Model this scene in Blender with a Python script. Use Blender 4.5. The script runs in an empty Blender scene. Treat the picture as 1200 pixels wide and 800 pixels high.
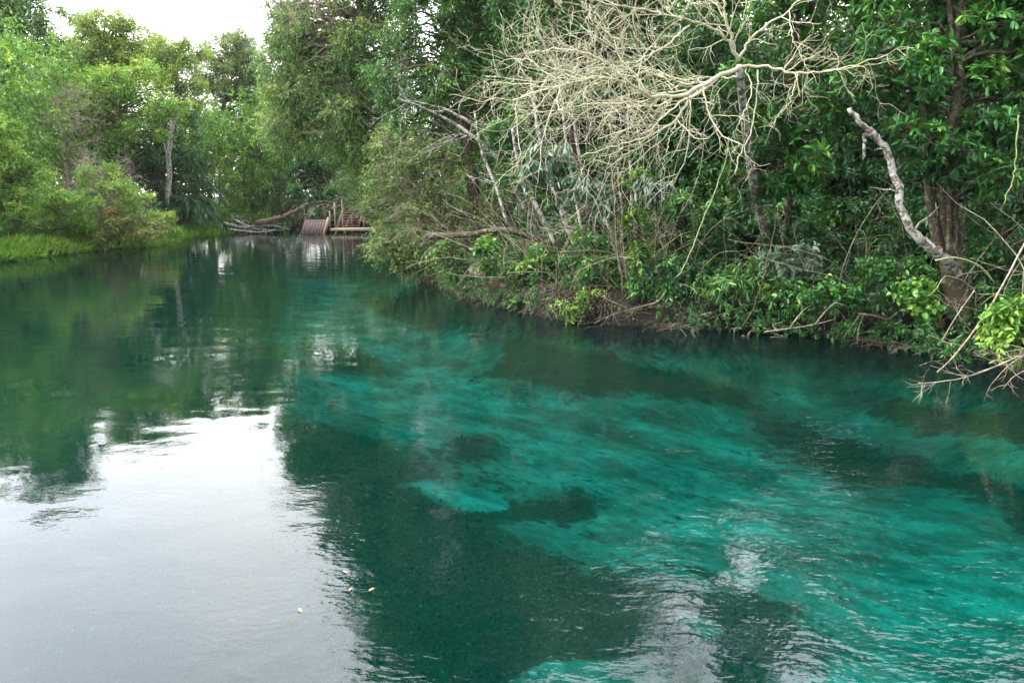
import bpy, math
import numpy as np
from math import radians, sin, cos, tan, pi

# ------------------------------------------------------------------ camera, sky, sun, exposure
scene = bpy.context.scene
C = scene.collection
CAM_H, PITCH, FPX = 2.5, radians(10.1), 924.0
cam_data = bpy.data.cameras.new('camera')
cam_data.lens = 36 * FPX / 1200
cam_data.sensor_width = 36
cam_data.clip_start = 0.05
cam_data.clip_end = 5000
cam = bpy.data.objects.new('camera', cam_data)
C.objects.link(cam)
cam.location = (0, 0, CAM_H)
cam.rotation_euler = (pi / 2 - PITCH, 0, 0)
scene.camera = cam

SUN_DIR = np.array([-0.78, -0.15, 0.85]); SUN_DIR /= np.linalg.norm(SUN_DIR)
SUN_EL = math.asin(SUN_DIR[2]); SUN_AZ = math.atan2(SUN_DIR[0], SUN_DIR[1])
world = bpy.data.worlds.new('World'); scene.world = world
world.use_nodes = True
wn, wl = world.node_tree.nodes, world.node_tree.links
wn.clear()
w_out = wn.new('ShaderNodeOutputWorld'); w_bg = wn.new('ShaderNodeBackground')
w_sky = wn.new('ShaderNodeTexSky'); w_sky.sky_type = 'NISHITA'; w_sky.sun_disc = False
w_sky.sun_elevation = SUN_EL; w_sky.sun_rotation = SUN_AZ
w_tc = wn.new('ShaderNodeTexCoord'); w_noise = wn.new('ShaderNodeTexNoise')
w_noise.inputs['Scale'].default_value = 2.2; w_noise.inputs['Detail'].default_value = 3
w_ramp = wn.new('ShaderNodeValToRGB')
w_ramp.color_ramp.elements[0].position = 0.34; w_ramp.color_ramp.elements[0].color = (0.80, 0.82, 0.86, 1)
w_ramp.color_ramp.elements[1].position = 0.68; w_ramp.color_ramp.elements[1].color = (1.0, 0.98, 0.93, 1)
w_sc = wn.new('ShaderNodeVectorMath'); w_sc.operation = 'SCALE'; w_sc.inputs['Scale'].default_value = 21.0
w_mix = wn.new('ShaderNodeMix'); w_mix.data_type = 'RGBA'; w_mix.inputs['Factor'].default_value = 0.86
wl.new(w_tc.outputs['Generated'], w_noise.inputs['Vector'])
wl.new(w_noise.outputs['Fac'], w_ramp.inputs['Fac'])
w_sep = wn.new('ShaderNodeSeparateXYZ'); wl.new(w_tc.outputs['Generated'], w_sep.inputs[0])
w_el = wn.new('ShaderNodeValToRGB')
w_el.color_ramp.elements[0].position = 0.15; w_el.color_ramp.elements[0].color = (0.82, 0.81, 0.78, 1)
w_el.color_ramp.elements[1].position = 0.5; w_el.color_ramp.elements[1].color = (0.90, 0.93, 1.06, 1)
wl.new(w_sep.outputs['Z'], w_el.inputs['Fac'])
w_mul = wn.new('ShaderNodeVectorMath'); w_mul.operation = 'MULTIPLY'
wl.new(w_ramp.outputs['Color'], w_mul.inputs[0]); wl.new(w_el.outputs['Color'], w_mul.inputs[1])
wl.new(w_mul.outputs['Vector'], w_sc.inputs[0])
# cloud brightness bias added: brighter up-river, dimmer behind camera to darken the right forest
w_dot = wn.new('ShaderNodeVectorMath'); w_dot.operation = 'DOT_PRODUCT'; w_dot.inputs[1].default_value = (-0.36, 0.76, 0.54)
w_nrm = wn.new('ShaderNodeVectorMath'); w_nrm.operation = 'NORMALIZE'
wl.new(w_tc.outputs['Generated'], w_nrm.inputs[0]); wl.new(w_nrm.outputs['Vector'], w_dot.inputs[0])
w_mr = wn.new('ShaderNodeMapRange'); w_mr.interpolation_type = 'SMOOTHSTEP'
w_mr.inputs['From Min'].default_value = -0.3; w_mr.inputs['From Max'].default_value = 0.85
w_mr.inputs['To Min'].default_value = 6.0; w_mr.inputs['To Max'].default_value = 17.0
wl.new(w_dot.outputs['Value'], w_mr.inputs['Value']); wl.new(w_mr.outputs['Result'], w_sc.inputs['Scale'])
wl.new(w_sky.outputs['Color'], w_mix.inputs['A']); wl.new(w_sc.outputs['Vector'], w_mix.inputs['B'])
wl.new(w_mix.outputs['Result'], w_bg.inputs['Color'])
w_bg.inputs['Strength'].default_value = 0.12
wl.new(w_bg.outputs['Background'], w_out.inputs['Surface'])

sun_data = bpy.data.lights.new('sun', 'SUN'); sun_data.energy = 1.5; sun_data.angle = radians(12)
sun_data.color = (1.0, 0.95, 0.84)
sun = bpy.data.objects.new('sun', sun_data); C.objects.link(sun)
from mathutils import Vector
sun.rotation_euler = Vector(SUN_DIR).to_track_quat('Z', 'Y').to_euler()

scene.view_settings.view_transform = 'Standard'
scene.view_settings.look = 'None'
scene.view_settings.gamma = 1
scene.view_settings.exposure = 2.3
scene.cycles.use_denoising = True
scene.cycles.max_bounces = 8
scene.cycles.diffuse_bounces = 3
scene.cycles.glossy_bounces = 3
scene.cycles.transmission_bounces = 4
scene.cycles.transparent_max_bounces = 8
scene.cycles.sample_clamp_indirect = 8

# ------------------------------------------------------------------ helpers
cP, sP = cos(PITCH), sin(PITCH)
def at(px, py, Y):
    """photo position (1200x800) at depth Y -> world point"""
    u, v = px - 600.0, 400.0 - py
    d = np.array([u, FPX * cP + v * sP, -FPX * sP + v * cP])
    return np.array([0, 0, CAM_H]) + d * (Y / d[1])
def gp(px, py, z=0.0):
    u, v = px - 600.0, 400.0 - py
    d = np.array([u, FPX * cP + v * sP, -FPX * sP + v * cP])
    return np.array([0, 0, CAM_H]) + d * ((z - CAM_H) / d[2])
def to_px(P):
    q = P - np.array([0, 0, CAM_H])
    fw = q[..., 1] * cP - q[..., 2] * sP
    up = q[..., 1] * sP + q[..., 2] * cP
    fw = np.where(fw < 0.05, 0.05, fw)
    return 600 + FPX * q[..., 0] / fw, 400 - FPX * up / fw

def unit(a):
    return a / np.maximum(np.linalg.norm(a, axis=-1, keepdims=True), 1e-9)

def mesh_np(name, V, loops, sizes, mat, parent=None, attrs=None, smooth=True):
    me = bpy.data.meshes.new(name)
    V = np.ascontiguousarray(V, dtype=np.float32)
    me.vertices.add(len(V)); me.vertices.foreach_set('co', V.ravel())
    loops = np.ascontiguousarray(loops, dtype=np.int32).ravel()
    sizes = np.ascontiguousarray(sizes, dtype=np.int32).ravel()
    me.loops.add(len(loops)); me.loops.foreach_set('vertex_index', loops)
    me.polygons.add(len(sizes))
    starts = np.concatenate([[0], np.cumsum(sizes)[:-1]]).astype(np.int32)
    me.polygons.foreach_set('loop_start', starts)
    me.polygons.foreach_set('loop_total', sizes)
    if smooth: me.polygons.foreach_set('use_smooth', np.ones(len(sizes), bool))
    me.update(calc_edges=True)
    for k, a in (attrs or {}).items():
        at_ = me.attributes.new(k, 'FLOAT', 'POINT')
        at_.data.foreach_set('value', np.ascontiguousarray(a, dtype=np.float32))
    me.materials.append(mat)
    o = bpy.data.objects.new(name, me); C.objects.link(o)
    if parent is not None: o.parent = parent
    return o

def tag(o, label=None, cat=None, group=None, kind=None):
    if label: o['label'] = label
    if cat: o['category'] = cat
    if group: o['group'] = group
    if kind: o['kind'] = kind
    return o
def empty(name, label, cat, group=None, loc=(0, 0, 0)):
    o = bpy.data.objects.new(name, None); C.objects.link(o)
    o.location = tuple(float(v) for v in loc); o.empty_display_size = 0.2
    return tag(o, label, cat, group)
def keep(o, root):
    """geometry is in world space: parent it under an Empty standing at the thing's base"""
    o.parent = root
    o.matrix_parent_inverse.identity()
    V = Vector(root.location)
    me = o.data
    co = np.empty(len(me.vertices) * 3, np.float32); me.vertices.foreach_get('co', co)
    co = co.reshape(-1, 3) - np.array(V, dtype=np.float32)
    me.vertices.foreach_set('co', co.ravel()); me.update()
    return o

# ---- tubes
def smooth_path(pts, n):
    pts = np.asarray(pts, float)
    if len(pts) == 2:
        t = np.linspace(0, 1, n)[:, None]
        return pts[0] * (1 - t) + pts[1] * t
    P = np.vstack([2 * pts[0] - pts[1], pts, 2 * pts[-1] - pts[-2]])
    m = len(pts) - 1
    ts = np.linspace(0, m - 1e-6, n)
    i = ts.astype(int); f = (ts - i)[:, None]
    p0, p1, p2, p3 = P[i], P[i + 1], P[i + 2], P[i + 3]
    return 0.5 * ((2 * p1) + (-p0 + p2) * f + (2 * p0 - 5 * p1 + 4 * p2 - p3) * f ** 2 + (-p0 + 3 * p1 - 3 * p2 + p3) * f ** 3)

def tube_arrays(P, R, sides, rng):
    """P (B,n,3), R (B,n)"""
    B, n, _ = P.shape
    T = np.empty_like(P)
    T[:, 1:-1] = P[:, 2:] - P[:, :-2]; T[:, 0] = P[:, 1] - P[:, 0]; T[:, -1] = P[:, -1] - P[:, -2]
    T = unit(T)
    mean = unit(P[:, -1] - P[:, 0] + 1e-6)
    ref = rng.normal(size=(B, 3)); ref = unit(ref - mean * np.sum(ref * mean, -1, keepdims=True))
    N = unit(ref[:, None] - T * np.sum(ref[:, None] * T, -1, keepdims=True))
    Bn = np.cross(T, N)
    a = np.linspace(0, 2 * pi, sides, endpoint=False)
    ring = N[:, :, None] * np.cos(a)[None, None, :, None] + Bn[:, :, None] * np.sin(a)[None, None, :, None]
    V = P[:, :, None] + ring * R[:, :, None, None]
    V = V.reshape(-1, 3)
    b = np.arange(B)[:, None, None] * n * sides
    i = np.arange(n - 1)[None, :, None] * sides
    k = np.arange(sides)[None, None, :]; k2 = (k + 1) % sides
    q = np.stack([b + i + k, b + i + k2, b + i + sides + k2, b + i + sides + k], -1).reshape(-1, 4)
    cap_loops = (np.arange(B)[:, None] * n * sides + (n - 1) * sides + np.arange(sides)[None]).ravel()
    cap2 = (np.arange(B)[:, None] * n * sides + np.arange(sides)[::-1][None]).ravel()
    loops = np.concatenate([q.ravel(), cap_loops, cap2])
    sizes = np.concatenate([np.full(len(q), 4), np.full(2 * B, sides)])
    return V, loops, sizes

def tubes_mesh(name, items, mat, rng, parent=None, gnarl=0.0):
    """items: list of (pts (n,3), radii (n)); thick ones get more sides"""
    groups = {}
    for P, R in items:
        s = 10 if max(R) > 0.07 else (6 if max(R) > 0.02 else (4 if max(R) > 0.006 else 3))
        groups.setdefault((len(P), s), []).append((P, R))
    Vs, Ls, Ss, off = [], [], [], 0
    for (n, s), lst in groups.items():
        P = np.array([a for a, _ in lst], float); R = np.array([b for _, b in lst], float)
        if gnarl and s == 10:
            R = R * (1 + gnarl * rng.normal(size=R.shape))
        V, L, S = tube_arrays(P, R, s, rng)
        if s == 10 and gnarl:
            V = V + rng.normal(size=V.shape) * 0.05 * np.repeat(R.reshape(-1), s)[:, None]
        Vs.append(V); Ls.append(L + off); Ss.append(S); off += len(V)
    return mesh_np(name, np.vstack(Vs), np.concatenate(Ls), np.concatenate(Ss), mat, parent)

def branch(rng, p, d, L, r, n=8, wander=0.25, grav=0.0, tip=0.35):
    """crooked single branch as a polyline"""
    pts = [np.array(p, float)]; d = unit(np.array(d, float)); st = L / (n - 1)
    for _ in range(n - 1):
        d = unit(d + rng.normal(size=3) * wander + np.array([0, 0, grav]))
        pts.append(pts[-1] + d * st)
    return np.array(pts), np.linspace(r, r * tip, n)

def grow(rng, items, P, R, level, spec):
    """spawn side branches along polyline P: spec list of dict per level"""
    if level >= len(spec): return
    s = spec[level]
    seg = np.linalg.norm(np.diff(P, axis=0), axis=1); Lp = seg.sum()
    cnt = max(1, int(Lp * s['per_m'] * rng.uniform(0.8, 1.2)))
    for _ in range(cnt):
        t = rng.uniform(s.get('t0', 0.15), 1.0) * (len(P) - 1)
        i = min(int(t), len(P) - 2); f = t - i
        p = P[i] * (1 - f) + P[i + 1] * f
        T = unit(P[i + 1] - P[i])
        d = rng.normal(size=3); d = unit(d - T * d.dot(T))
        d = unit(T * s['fwd'] + d + np.array(s.get('bias', (0, 0, 0))))
        L = Lp * s['ratio'] * rng.uniform(0.5, 1.15)
        L = min(max(L, s.get('lmin', 0.1)), s.get('lmax', 9))
        r = (R[i] * (1 - f) + R[i + 1] * f) * s['rr']
        r = max(r, s.get('rmin', 0.0025))
        Q, RQ = branch(rng, p, d, L, r, s['n'], s['wander'], s.get('grav', 0), s.get('tip', 0.4))
        items.append((Q, RQ))
        grow(rng, items, Q, RQ, level + 1, spec)

# ---- leaves
def leaf_arrays(P, D, N, L, Wd, fold=0.25, curl=0.15, detail=2):
    D = unit(D); S = unit(np.cross(D, N)); N = np.cross(S, D)
    L = L[:, None]; W = (Wd[:, None] if np.ndim(Wd) else Wd) * L
    up = N
    if detail == 1:
        v = [P, P + D * L * .45 + S * W * .5 + up * W * fold, P + D * L - up * L * curl, P + D * L * .45 - S * W * .5 + up * W * fold]
        V = np.stack(v, 1); k = 4
        f = np.array([[0, 3, 2], [0, 2, 1]])
    else:
        v = [P, P + D * L * .28 + S * W * .42 + up * W * fold, P + D * L * .68 + S * W * .40 + up * (W * fold - L * curl * .4),
             P + D * L - up * L * curl, P + D * L * .68 - S * W * .40 + up * (W * fold - L * curl * .4), P + D * L * .28 - S * W * .42 + up * W * fold]
        V = np.stack(v, 1); k = 6
        f = np.array([[0, 5, 4, 3], [0, 3, 2, 1]])
    n = len(P)
    F = (np.arange(n)[:, None, None] * k + f[None]).reshape(-1)
    return V.reshape(-1, 3), F, np.full(n * 2, f.shape[1]), k

def leaves_mesh(name, P, D, N, L, W, tint, mat, parent=None, detail=2, fold=0.25, curl=0.15):
    V, F, S, k = leaf_arrays(P, D, N, L, W, fold, curl, detail)
    return mesh_np(name, V, F, S, mat, parent, {'tint': np.repeat(tint, k)}, smooth=False)

def sprays(rng, Cn, axis, tw, lp, twl, size, droop=0.3, width=0.35, up=0.6, spread=1.0, ctint=None, tvar=0.16, lside=0.9, twig_items=None, rosette=False):
    """clump centres -> twigs -> leaves. returns arrays"""
    M = len(Cn)
    d = unit(rng.normal(size=(M, tw, 3)) * spread + axis[:, None] * 0.9 + np.array([0, 0, -droop * .5]))
    ln = twl * rng.uniform(.6, 1.25, size=(M, tw))
    s = (np.arange(lp) + rng.uniform(0, 1, size=(M, tw, lp))) / lp
    if rosette: s = 1 - 0.18 * s
    bend = -droop * 0.5 * (s ** 2)[..., None] * np.array([0, 0, 1.0]) * ln[..., None, None]
    P = Cn[:, None, None] + d[:, :, None] * (s * ln[..., None])[..., None] + bend
    side = rng.normal(size=(M, tw, lp, 3)); dd = d[:, :, None]
    side = unit(side - dd * np.sum(side * dd, -1, keepdims=True))
    D = unit(dd * (0.55 if not rosette else 0.45) + side * lside + np.array([0, 0, -droop]))
    N = unit(rng.normal(size=(M, tw, lp, 3)) * (1 - up) + np.array([0, 0, 1.0]) * up + dd * 0.25)
    L = size * rng.uniform(.65, 1.2, size=(M, tw, lp))
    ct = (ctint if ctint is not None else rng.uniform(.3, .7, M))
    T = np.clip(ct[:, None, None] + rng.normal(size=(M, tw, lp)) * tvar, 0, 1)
    if twig_items is not None:
        for m in range(M):
            for t in range(tw):
                e = Cn[m] + d[m, t] * ln[m, t] + np.array([0, 0, -droop * .5 * ln[m, t]])
                mid = Cn[m] + d[m, t] * ln[m, t] * .5 + np.array([0, 0, -droop * .12 * ln[m, t]])
                twig_items.append((np.array([Cn[m], mid, e]), np.array([.006, .0045, .002])))
    return P.reshape(-1, 3), D.reshape(-1, 3), N.reshape(-1, 3), L.ravel(), width * rng.uniform(.8, 1.2, L.size), T.ravel()

# ------------------------------------------------------------------ materials
def new_mat(name):
    m = bpy.data.materials.new(name); m.use_nodes = True
    nt = m.node_tree; nt.nodes.clear()
    out = nt.nodes.new('ShaderNodeOutputMaterial')
    return m, nt, out
def ramp(nt, stops, fac):
    r = nt.nodes.new('ShaderNodeValToRGB'); e = r.color_ramp.elements
    while len(e) < len(stops): e.new(0.5)
    for el, (p, c) in zip(e, stops): el.position = p; el.color = (*c, 1)
    nt.links.new(fac, r.inputs['Fac']); return r.outputs['Color']
def noise(nt, scale, detail=4, rough=.55, vec=None, dist=0):
    n = nt.nodes.new('ShaderNodeTexNoise'); n.inputs['Scale'].default_value = scale
    n.inputs['Detail'].default_value = detail; n.inputs['Roughness'].default_value = rough
    n.inputs['Distortion'].default_value = dist
    if vec is not None: nt.links.new(vec, n.inputs['Vector'])
    return n.outputs['Fac']
def wpos(nt):
    return nt.nodes.new('ShaderNodeNewGeometry').outputs['Position']
def math_n(nt, op, a, b=None, clamp=False):
    n = nt.nodes.new('ShaderNodeMath'); n.operation = op; n.use_clamp = clamp
    for i, v in enumerate((a, b)):
        if v is None: continue
        if isinstance(v, (int, float)): n.inputs[i].default_value = v
        else: nt.links.new(v, n.inputs[i])
    return n.outputs[0]
def mixc(nt, fac, a, b):
    n = nt.nodes.new('ShaderNodeMix'); n.data_type = 'RGBA'
    for key, v in (('Factor', fac), ('A', a), ('B', b)):
        if isinstance(v, (int, float)): n.inputs[key].default_value = v
        elif isinstance(v, tuple): n.inputs[key].default_value = (*v, 1)
        else: nt.links.new(v, n.inputs[key])
    return n.outputs['Result']

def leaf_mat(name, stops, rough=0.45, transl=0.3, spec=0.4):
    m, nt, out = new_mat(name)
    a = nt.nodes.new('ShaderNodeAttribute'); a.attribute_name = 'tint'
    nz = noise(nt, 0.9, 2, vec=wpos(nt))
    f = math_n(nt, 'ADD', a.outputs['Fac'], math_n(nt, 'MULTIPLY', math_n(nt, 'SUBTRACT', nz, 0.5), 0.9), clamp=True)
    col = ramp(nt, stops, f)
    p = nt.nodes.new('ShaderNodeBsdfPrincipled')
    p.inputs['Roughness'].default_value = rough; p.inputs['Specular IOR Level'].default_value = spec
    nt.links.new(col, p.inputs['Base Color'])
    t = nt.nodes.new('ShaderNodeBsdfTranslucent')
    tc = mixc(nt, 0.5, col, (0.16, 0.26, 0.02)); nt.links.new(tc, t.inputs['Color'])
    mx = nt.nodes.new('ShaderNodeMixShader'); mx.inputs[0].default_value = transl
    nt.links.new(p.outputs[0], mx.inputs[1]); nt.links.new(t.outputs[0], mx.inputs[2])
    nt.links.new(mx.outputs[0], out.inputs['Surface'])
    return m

LM = {
 'lime':   leaf_mat('lime_leaves', [(0, (.05, .14, .015)), (.45, (.13, .29, .025)), (.8, (.27, .42, .05)), (1, (.42, .46, .09))], .5, .35),
 'yellow': leaf_mat('yellow_green_leaves', [(0, (.08, .17, .03)), (.45, (.18, .29, .04)), (.8, (.33, .40, .05)), (1, (.46, .42, .06))], .5, .35),
 'mid':    leaf_mat('mid_green_leaves', [(0, (.016, .07, .018)), (.5, (.04, .14, .03)), (.85, (.10, .25, .045)), (1, (.24, .33, .07))], .45, .3),
 'grey':   leaf_mat('grey_green_leaves', [(0, (.04, .10, .03)), (.5, (.11, .23, .06)), (.85, (.25, .38, .10)), (1, (.38, .42, .11))], .45, .3),
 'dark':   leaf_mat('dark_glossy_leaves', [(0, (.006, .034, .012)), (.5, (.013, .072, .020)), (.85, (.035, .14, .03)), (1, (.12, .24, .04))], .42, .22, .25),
 'gloss':  leaf_mat('glossy_leaves', [(0, (.008, .045, .012)), (.45, (.018, .10, .018)), (.8, (.05, .20, .03)), (1, (.20, .38, .06))], .34, .25, .35),
 'olive':  leaf_mat('olive_leaves', [(0, (.045, .09, .02)), (.5, (.12, .21, .05)), (.85, (.22, .30, .08)), (1, (.32, .32, .12))], .5, .3),
 'fresh':  leaf_mat('fresh_green_leaves', [(0, (.035, .12, .012)), (.45, (.11, .27, .03)), (.75, (.24, .42, .05)), (1, (.44, .50, .08))], .5, .35),
 'pale':   leaf_mat('pale_bluish_leaves', [(0, (.03, .07, .035)), (.5, (.06, .12, .06)), (1, (.15, .23, .14))], .35, .2, .5),
 'red':    leaf_mat('reddish_leaves', [(0, (.05, .12, .02)), (.35, (.15, .22, .04)), (.6, (.28, .16, .07)), (1, (.36, .10, .08))], .5, .3),
 'weed':   leaf_mat('water_weed_leaves', [(0, (.010, .04, .016)), (.5, (.03, .09, .028)), (.85, (.12, .22, .05)), (1, (.34, .38, .10))], .6, .1, .1),
 'straw':  leaf_mat('dry_leaves', [(0, (.12, .06, .03)), (.5, (.28, .17, .08)), (1, (.45, .36, .16))], .6, .2),
}

def bark_mat(name, base, dark, lichen, lich_amt=0.5, scale=9):
    m, nt, out = new_mat(name)
    v = wpos(nt)
    mp = nt.nodes.new('ShaderNodeMapping'); mp.inputs['Scale'].default_value = (2.4, 2.4, .7); nt.links.new(v, mp.inputs[0])
    n1 = noise(nt, scale, 6, .7, mp.outputs[0], .4); n2 = noise(nt, scale * 1.1, 6, .72, v, .8); n3 = noise(nt, scale * 5, 3, .6, mp.outputs[0])
    c = ramp(nt, [(.32, dark), (.62, base)], n1)
    lf = ramp(nt, [(.62 - lich_amt * .25, (0, 0, 0)), (.68 - lich_amt * .22, (1, 1, 1))], n2)
    c = mixc(nt, lf, c, lichen)
    c = mixc(nt, math_n(nt, 'MULTIPLY', n3, 0.35), c, dark)
    p = nt.nodes.new('ShaderNodeBsdfPrincipled'); p.inputs['Roughness'].default_value = .85
    p.inputs['Specular IOR Level'].default_value = .2
    nt.links.new(c, p.inputs['Base Color'])
    b = nt.nodes.new('ShaderNodeBump'); b.inputs['Strength'].default_value = .6; b.inputs['Distance'].default_value = .02
    nt.links.new(n1, b.inputs['Height']); nt.links.new(b.outputs[0], p.inputs['Normal'])
    nt.links.new(p.outputs[0], out.inputs['Surface'])
    return m
BM = {
 'brown': bark_mat('brown_bark', (.12, .085, .055), (.045, .03, .022), (.17, .17, .11), .25),
 'pale':  bark_mat('lichened_pale_bark', (.16, .13, .10), (.045, .035, .026), (.42, .42, .36), .6, 7),
 'bare':  bark_mat('bare_yellow_lichen_bark', (.48, .44, .26), (.26, .23, .13), (.56, .54, .41), .6, 11),
 'twig':  bark_mat('dry_twig_bark', (.26, .21, .15), (.12, .09, .06), (.36, .32, .24), .5, 8),
 'mossy': bark_mat('dark_mossy_bark', (.065, .05, .03), (.018, .014, .010), (.16, .17, .10), .35),
 'root':  bark_mat('root_bark', (.10, .08, .058), (.03, .025, .018), (.20, .17, .13), .4),
 'rust':  bark_mat('reddish_bark', (.16, .10, .065), (.06, .04, .03), (.22, .18, .13), .3),
 'vine':  bark_mat('green_vine_bark', (.28, .30, .12), (.12, .14, .06), (.40, .38, .25), .4),
}

# ------------------------------------------------------------------ terrain and river bed
SH_R = [(440, 279), (455, 287), (478, 306), (508, 326), (545, 346), (600, 362), (660, 374), (720, 381), (800, 386), (870, 388), (940, 394), (1010, 402), (1080, 413), (1140, 430), (1200, 452)]
SH_L = [(0, 306), (60, 298), (120, 292), (165, 289), (205, 280), (262, 273), (330, 271), (440, 270)]
sr = [gp(*p)[:2] for p in SH_R]; sl = [gp(*p)[:2] for p in SH_L]
poly = [np.array([-30., -60.]), np.array([-27., 5.]), np.array([-24., 22.])] + sl + sr + [np.array([8.6, 6.0]), np.array([10.5, -4.]), np.array([12., -60.])]
poly = np.array(poly)
def sdist(X, Y):
    """signed distance to the shore: negative in the water"""
    P = np.stack([X.ravel(), Y.ravel()], 1)
    best = np.full(len(P), 1e9); inside = np.zeros(len(P), bool)
    n = len(poly)
    for i in range(n):
        a, b = poly[i], poly[(i + 1) % n]
        ab = b - a; t = np.clip(((P - a) @ ab) / (ab @ ab), 0, 1)
        d = np.linalg.norm(P - (a + t[:, None] * ab), axis=1); best = np.minimum(best, d)
        c = (a[1] > P[:, 1]) != (b[1] > P[:, 1])
        xi = a[0] + (P[:, 1] - a[1]) / (b[1] - a[1] + 1e-12) * ab[0]
        inside ^= c & (P[:, 0] < xi)
    return np.where(inside, -best, best).reshape(X.shape)
rs = np.random.default_rng(5)
WV = [(rs.normal(size=2) * s, rs.uniform(0, 6.28), a) for s, a in [(.12, 1), (.25, .7), (.5, .5), (.9, .35), (1.7, .22), (3.0, .15)] for _ in range(4)]
def wob(X, Y):
    r = 0
    for k, ph, a in WV: r = r + a * np.sin(k[0] * X + k[1] * Y + ph)
    return r / 3
def height(X, Y):
    d = sdist(X, Y) + 0.35 * wob(X * 1.3, Y * 1.3)
    w = wob(X, Y)
    left = X < -5 - 0 * Y
    steep = np.where(left & (Y > 15), 0.22, 0.5)
    land = 0.04 + steep * (1 - np.exp(-np.maximum(d, 0) / 0.22)) + 0.10 * np.maximum(d, 0) ** .9 + .07 * w * np.minimum(1, np.maximum(d, 0))
    land = np.minimum(land, 3.0 + .3 * w)
    dd = np.maximum(-d, 0)
    bed = -0.05 - 1.45 * (1 - np.exp(-dd / 0.9)) - 0.12 * w * np.minimum(1, dd)
    return np.where(d > 0, land, bed)
def ground_z(x, y):
    return float(height(np.array([x]), np.array([y]))[0])

def inpoly(px, py, pts):
    ins = np.zeros(px.shape, bool); n = len(pts); best = np.full(px.shape, 1e9)
    for i in range(n):
        x1, y1 = pts[i]; x2, y2 = pts[(i + 1) % n]
        c = (y1 > py) != (y2 > py)
        xi = x1 + (py - y1) / (y2 - y1 + 1e-9) * (x2 - x1)
        ins ^= c & (px < xi)
        L2 = (x2 - x1) ** 2 + (y2 - y1) ** 2 + 1e-9
        t = np.clip(((px - x1) * (x2 - x1) + (py - y1) * (y2 - y1)) / L2, 0, 1)
        best = np.minimum(best, np.hypot(px - x1 - t * (x2 - x1), (py - y1 - t * (y2 - y1)) * 1.6))
    return np.where(ins, best, -best)
WEED = [
 ([(-600, 270), (340, 270), (345, 330), (330, 400), (352, 480), (300, 500), (-700, 480)], 20),
 ([(340, 268), (470, 290), (500, 330), (440, 336), (380, 322), (340, 330)], 10),
 ([(420, 345), (500, 350), (560, 378), (520, 388), (450, 372)], 8), ([(540, 384), (640, 400), (720, 428), (640, 420), (560, 402)], 8),
 ([(355, 395), (420, 410), (470, 440), (400, 440), (350, 430)], 8),  # outlines of the weed beds on the river bed, found in the photo, laid out on the bed
 ([(-900, 420), (60, 400), (330, 470), (400, 492), (470, 522), (540, 548), (600, 585), (640, 606), (600, 622), (690, 655), (790, 682), (862, 692), (936, 716), (985, 762), (900, 800), (860, 1000), (-1500, 1000)], 26),
 ([(872, 470), (930, 490), (978, 512), (1072, 535), (1200, 570), (1330, 610), (1330, 640), (1200, 598), (1099, 576), (1009, 576), (936, 545), (883, 512)], 14),
 ([(575, 392), (650, 404), (740, 424), (830, 446), (900, 466), (850, 474), (760, 462), (690, 462), (620, 450), (560, 440), (600, 420)], 10),
 ([(1010, 470), (1156, 480), (1300, 510), (1300, 528), (1156, 508), (1072, 506)], 9),
 ([(470, 338), (560, 352), (640, 372), (600, 386), (520, 378), (440, 356)], 8),
 ([(520, 505), (580, 512), (590, 535), (560, 548), (530, 540)], 8),
 ([(590, 590), (680, 575), (720, 590), (660, 620)], 8),
 ([(1180, 600), (1260, 610), (1260, 640), (1190, 630)], 8),
 ([(780, 395), (1000, 420), (1200, 470), (1400, 520), (1400, 480), (1200, 430), (1000, 395), (800, 380)], 8),
]
SANDY = [
 ([(470, 566), (520, 560), (590, 580), (600, 600), (540, 600)], 8),
 ([(790, 716), (830, 722), (850, 745), (820, 750)], 10),
 ([(640, 770), (760, 780), (800, 830), (560, 830)], 10),
]
def weed_val(V):
    px, py = to_px(V)
    w = np.full(px.shape, -1.0)
    for pts, soft in WEED: w = np.maximum(w, np.clip(inpoly(px, py, pts) / (soft * 2.2), -1, 1))
    for pts, soft in SANDY: w = np.minimum(w, -np.clip(inpoly(px, py, pts) / soft, -1, 1))
    return w
def axis_coords(lo, hi, step, far):
    a = list(np.arange(lo, hi + 1e-6, step)); s = step; x = lo; y = hi
    pre, post = [], []
    while x > -far: s *= 1.35; x -= s; pre.append(x)
    s = step
    while y < far: s *= 1.35; y += s; post.append(y)
    return np.array(pre[::-1] + a + post)
gx = axis_coords(-26, 16, 0.14, 900); gy = axis_coords(2.5, 45, 0.14, 900)
GX, GY = np.meshgrid(gx, gy)
GZ = height(GX, GY)
V = np.stack([GX, GY, GZ], -1).reshape(-1, 3)
wv = weed_val(V); wv = np.where((V[:, 2] < -.3) & (V[:, 1] > .5), wv, -1)
ny, nx = GX.shape
ii = (np.arange(ny - 1)[:, None] * nx + np.arange(nx - 1)[None]).ravel()
quads = np.stack([ii, ii + 1, ii + 1 + nx, ii + nx], 1)

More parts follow.
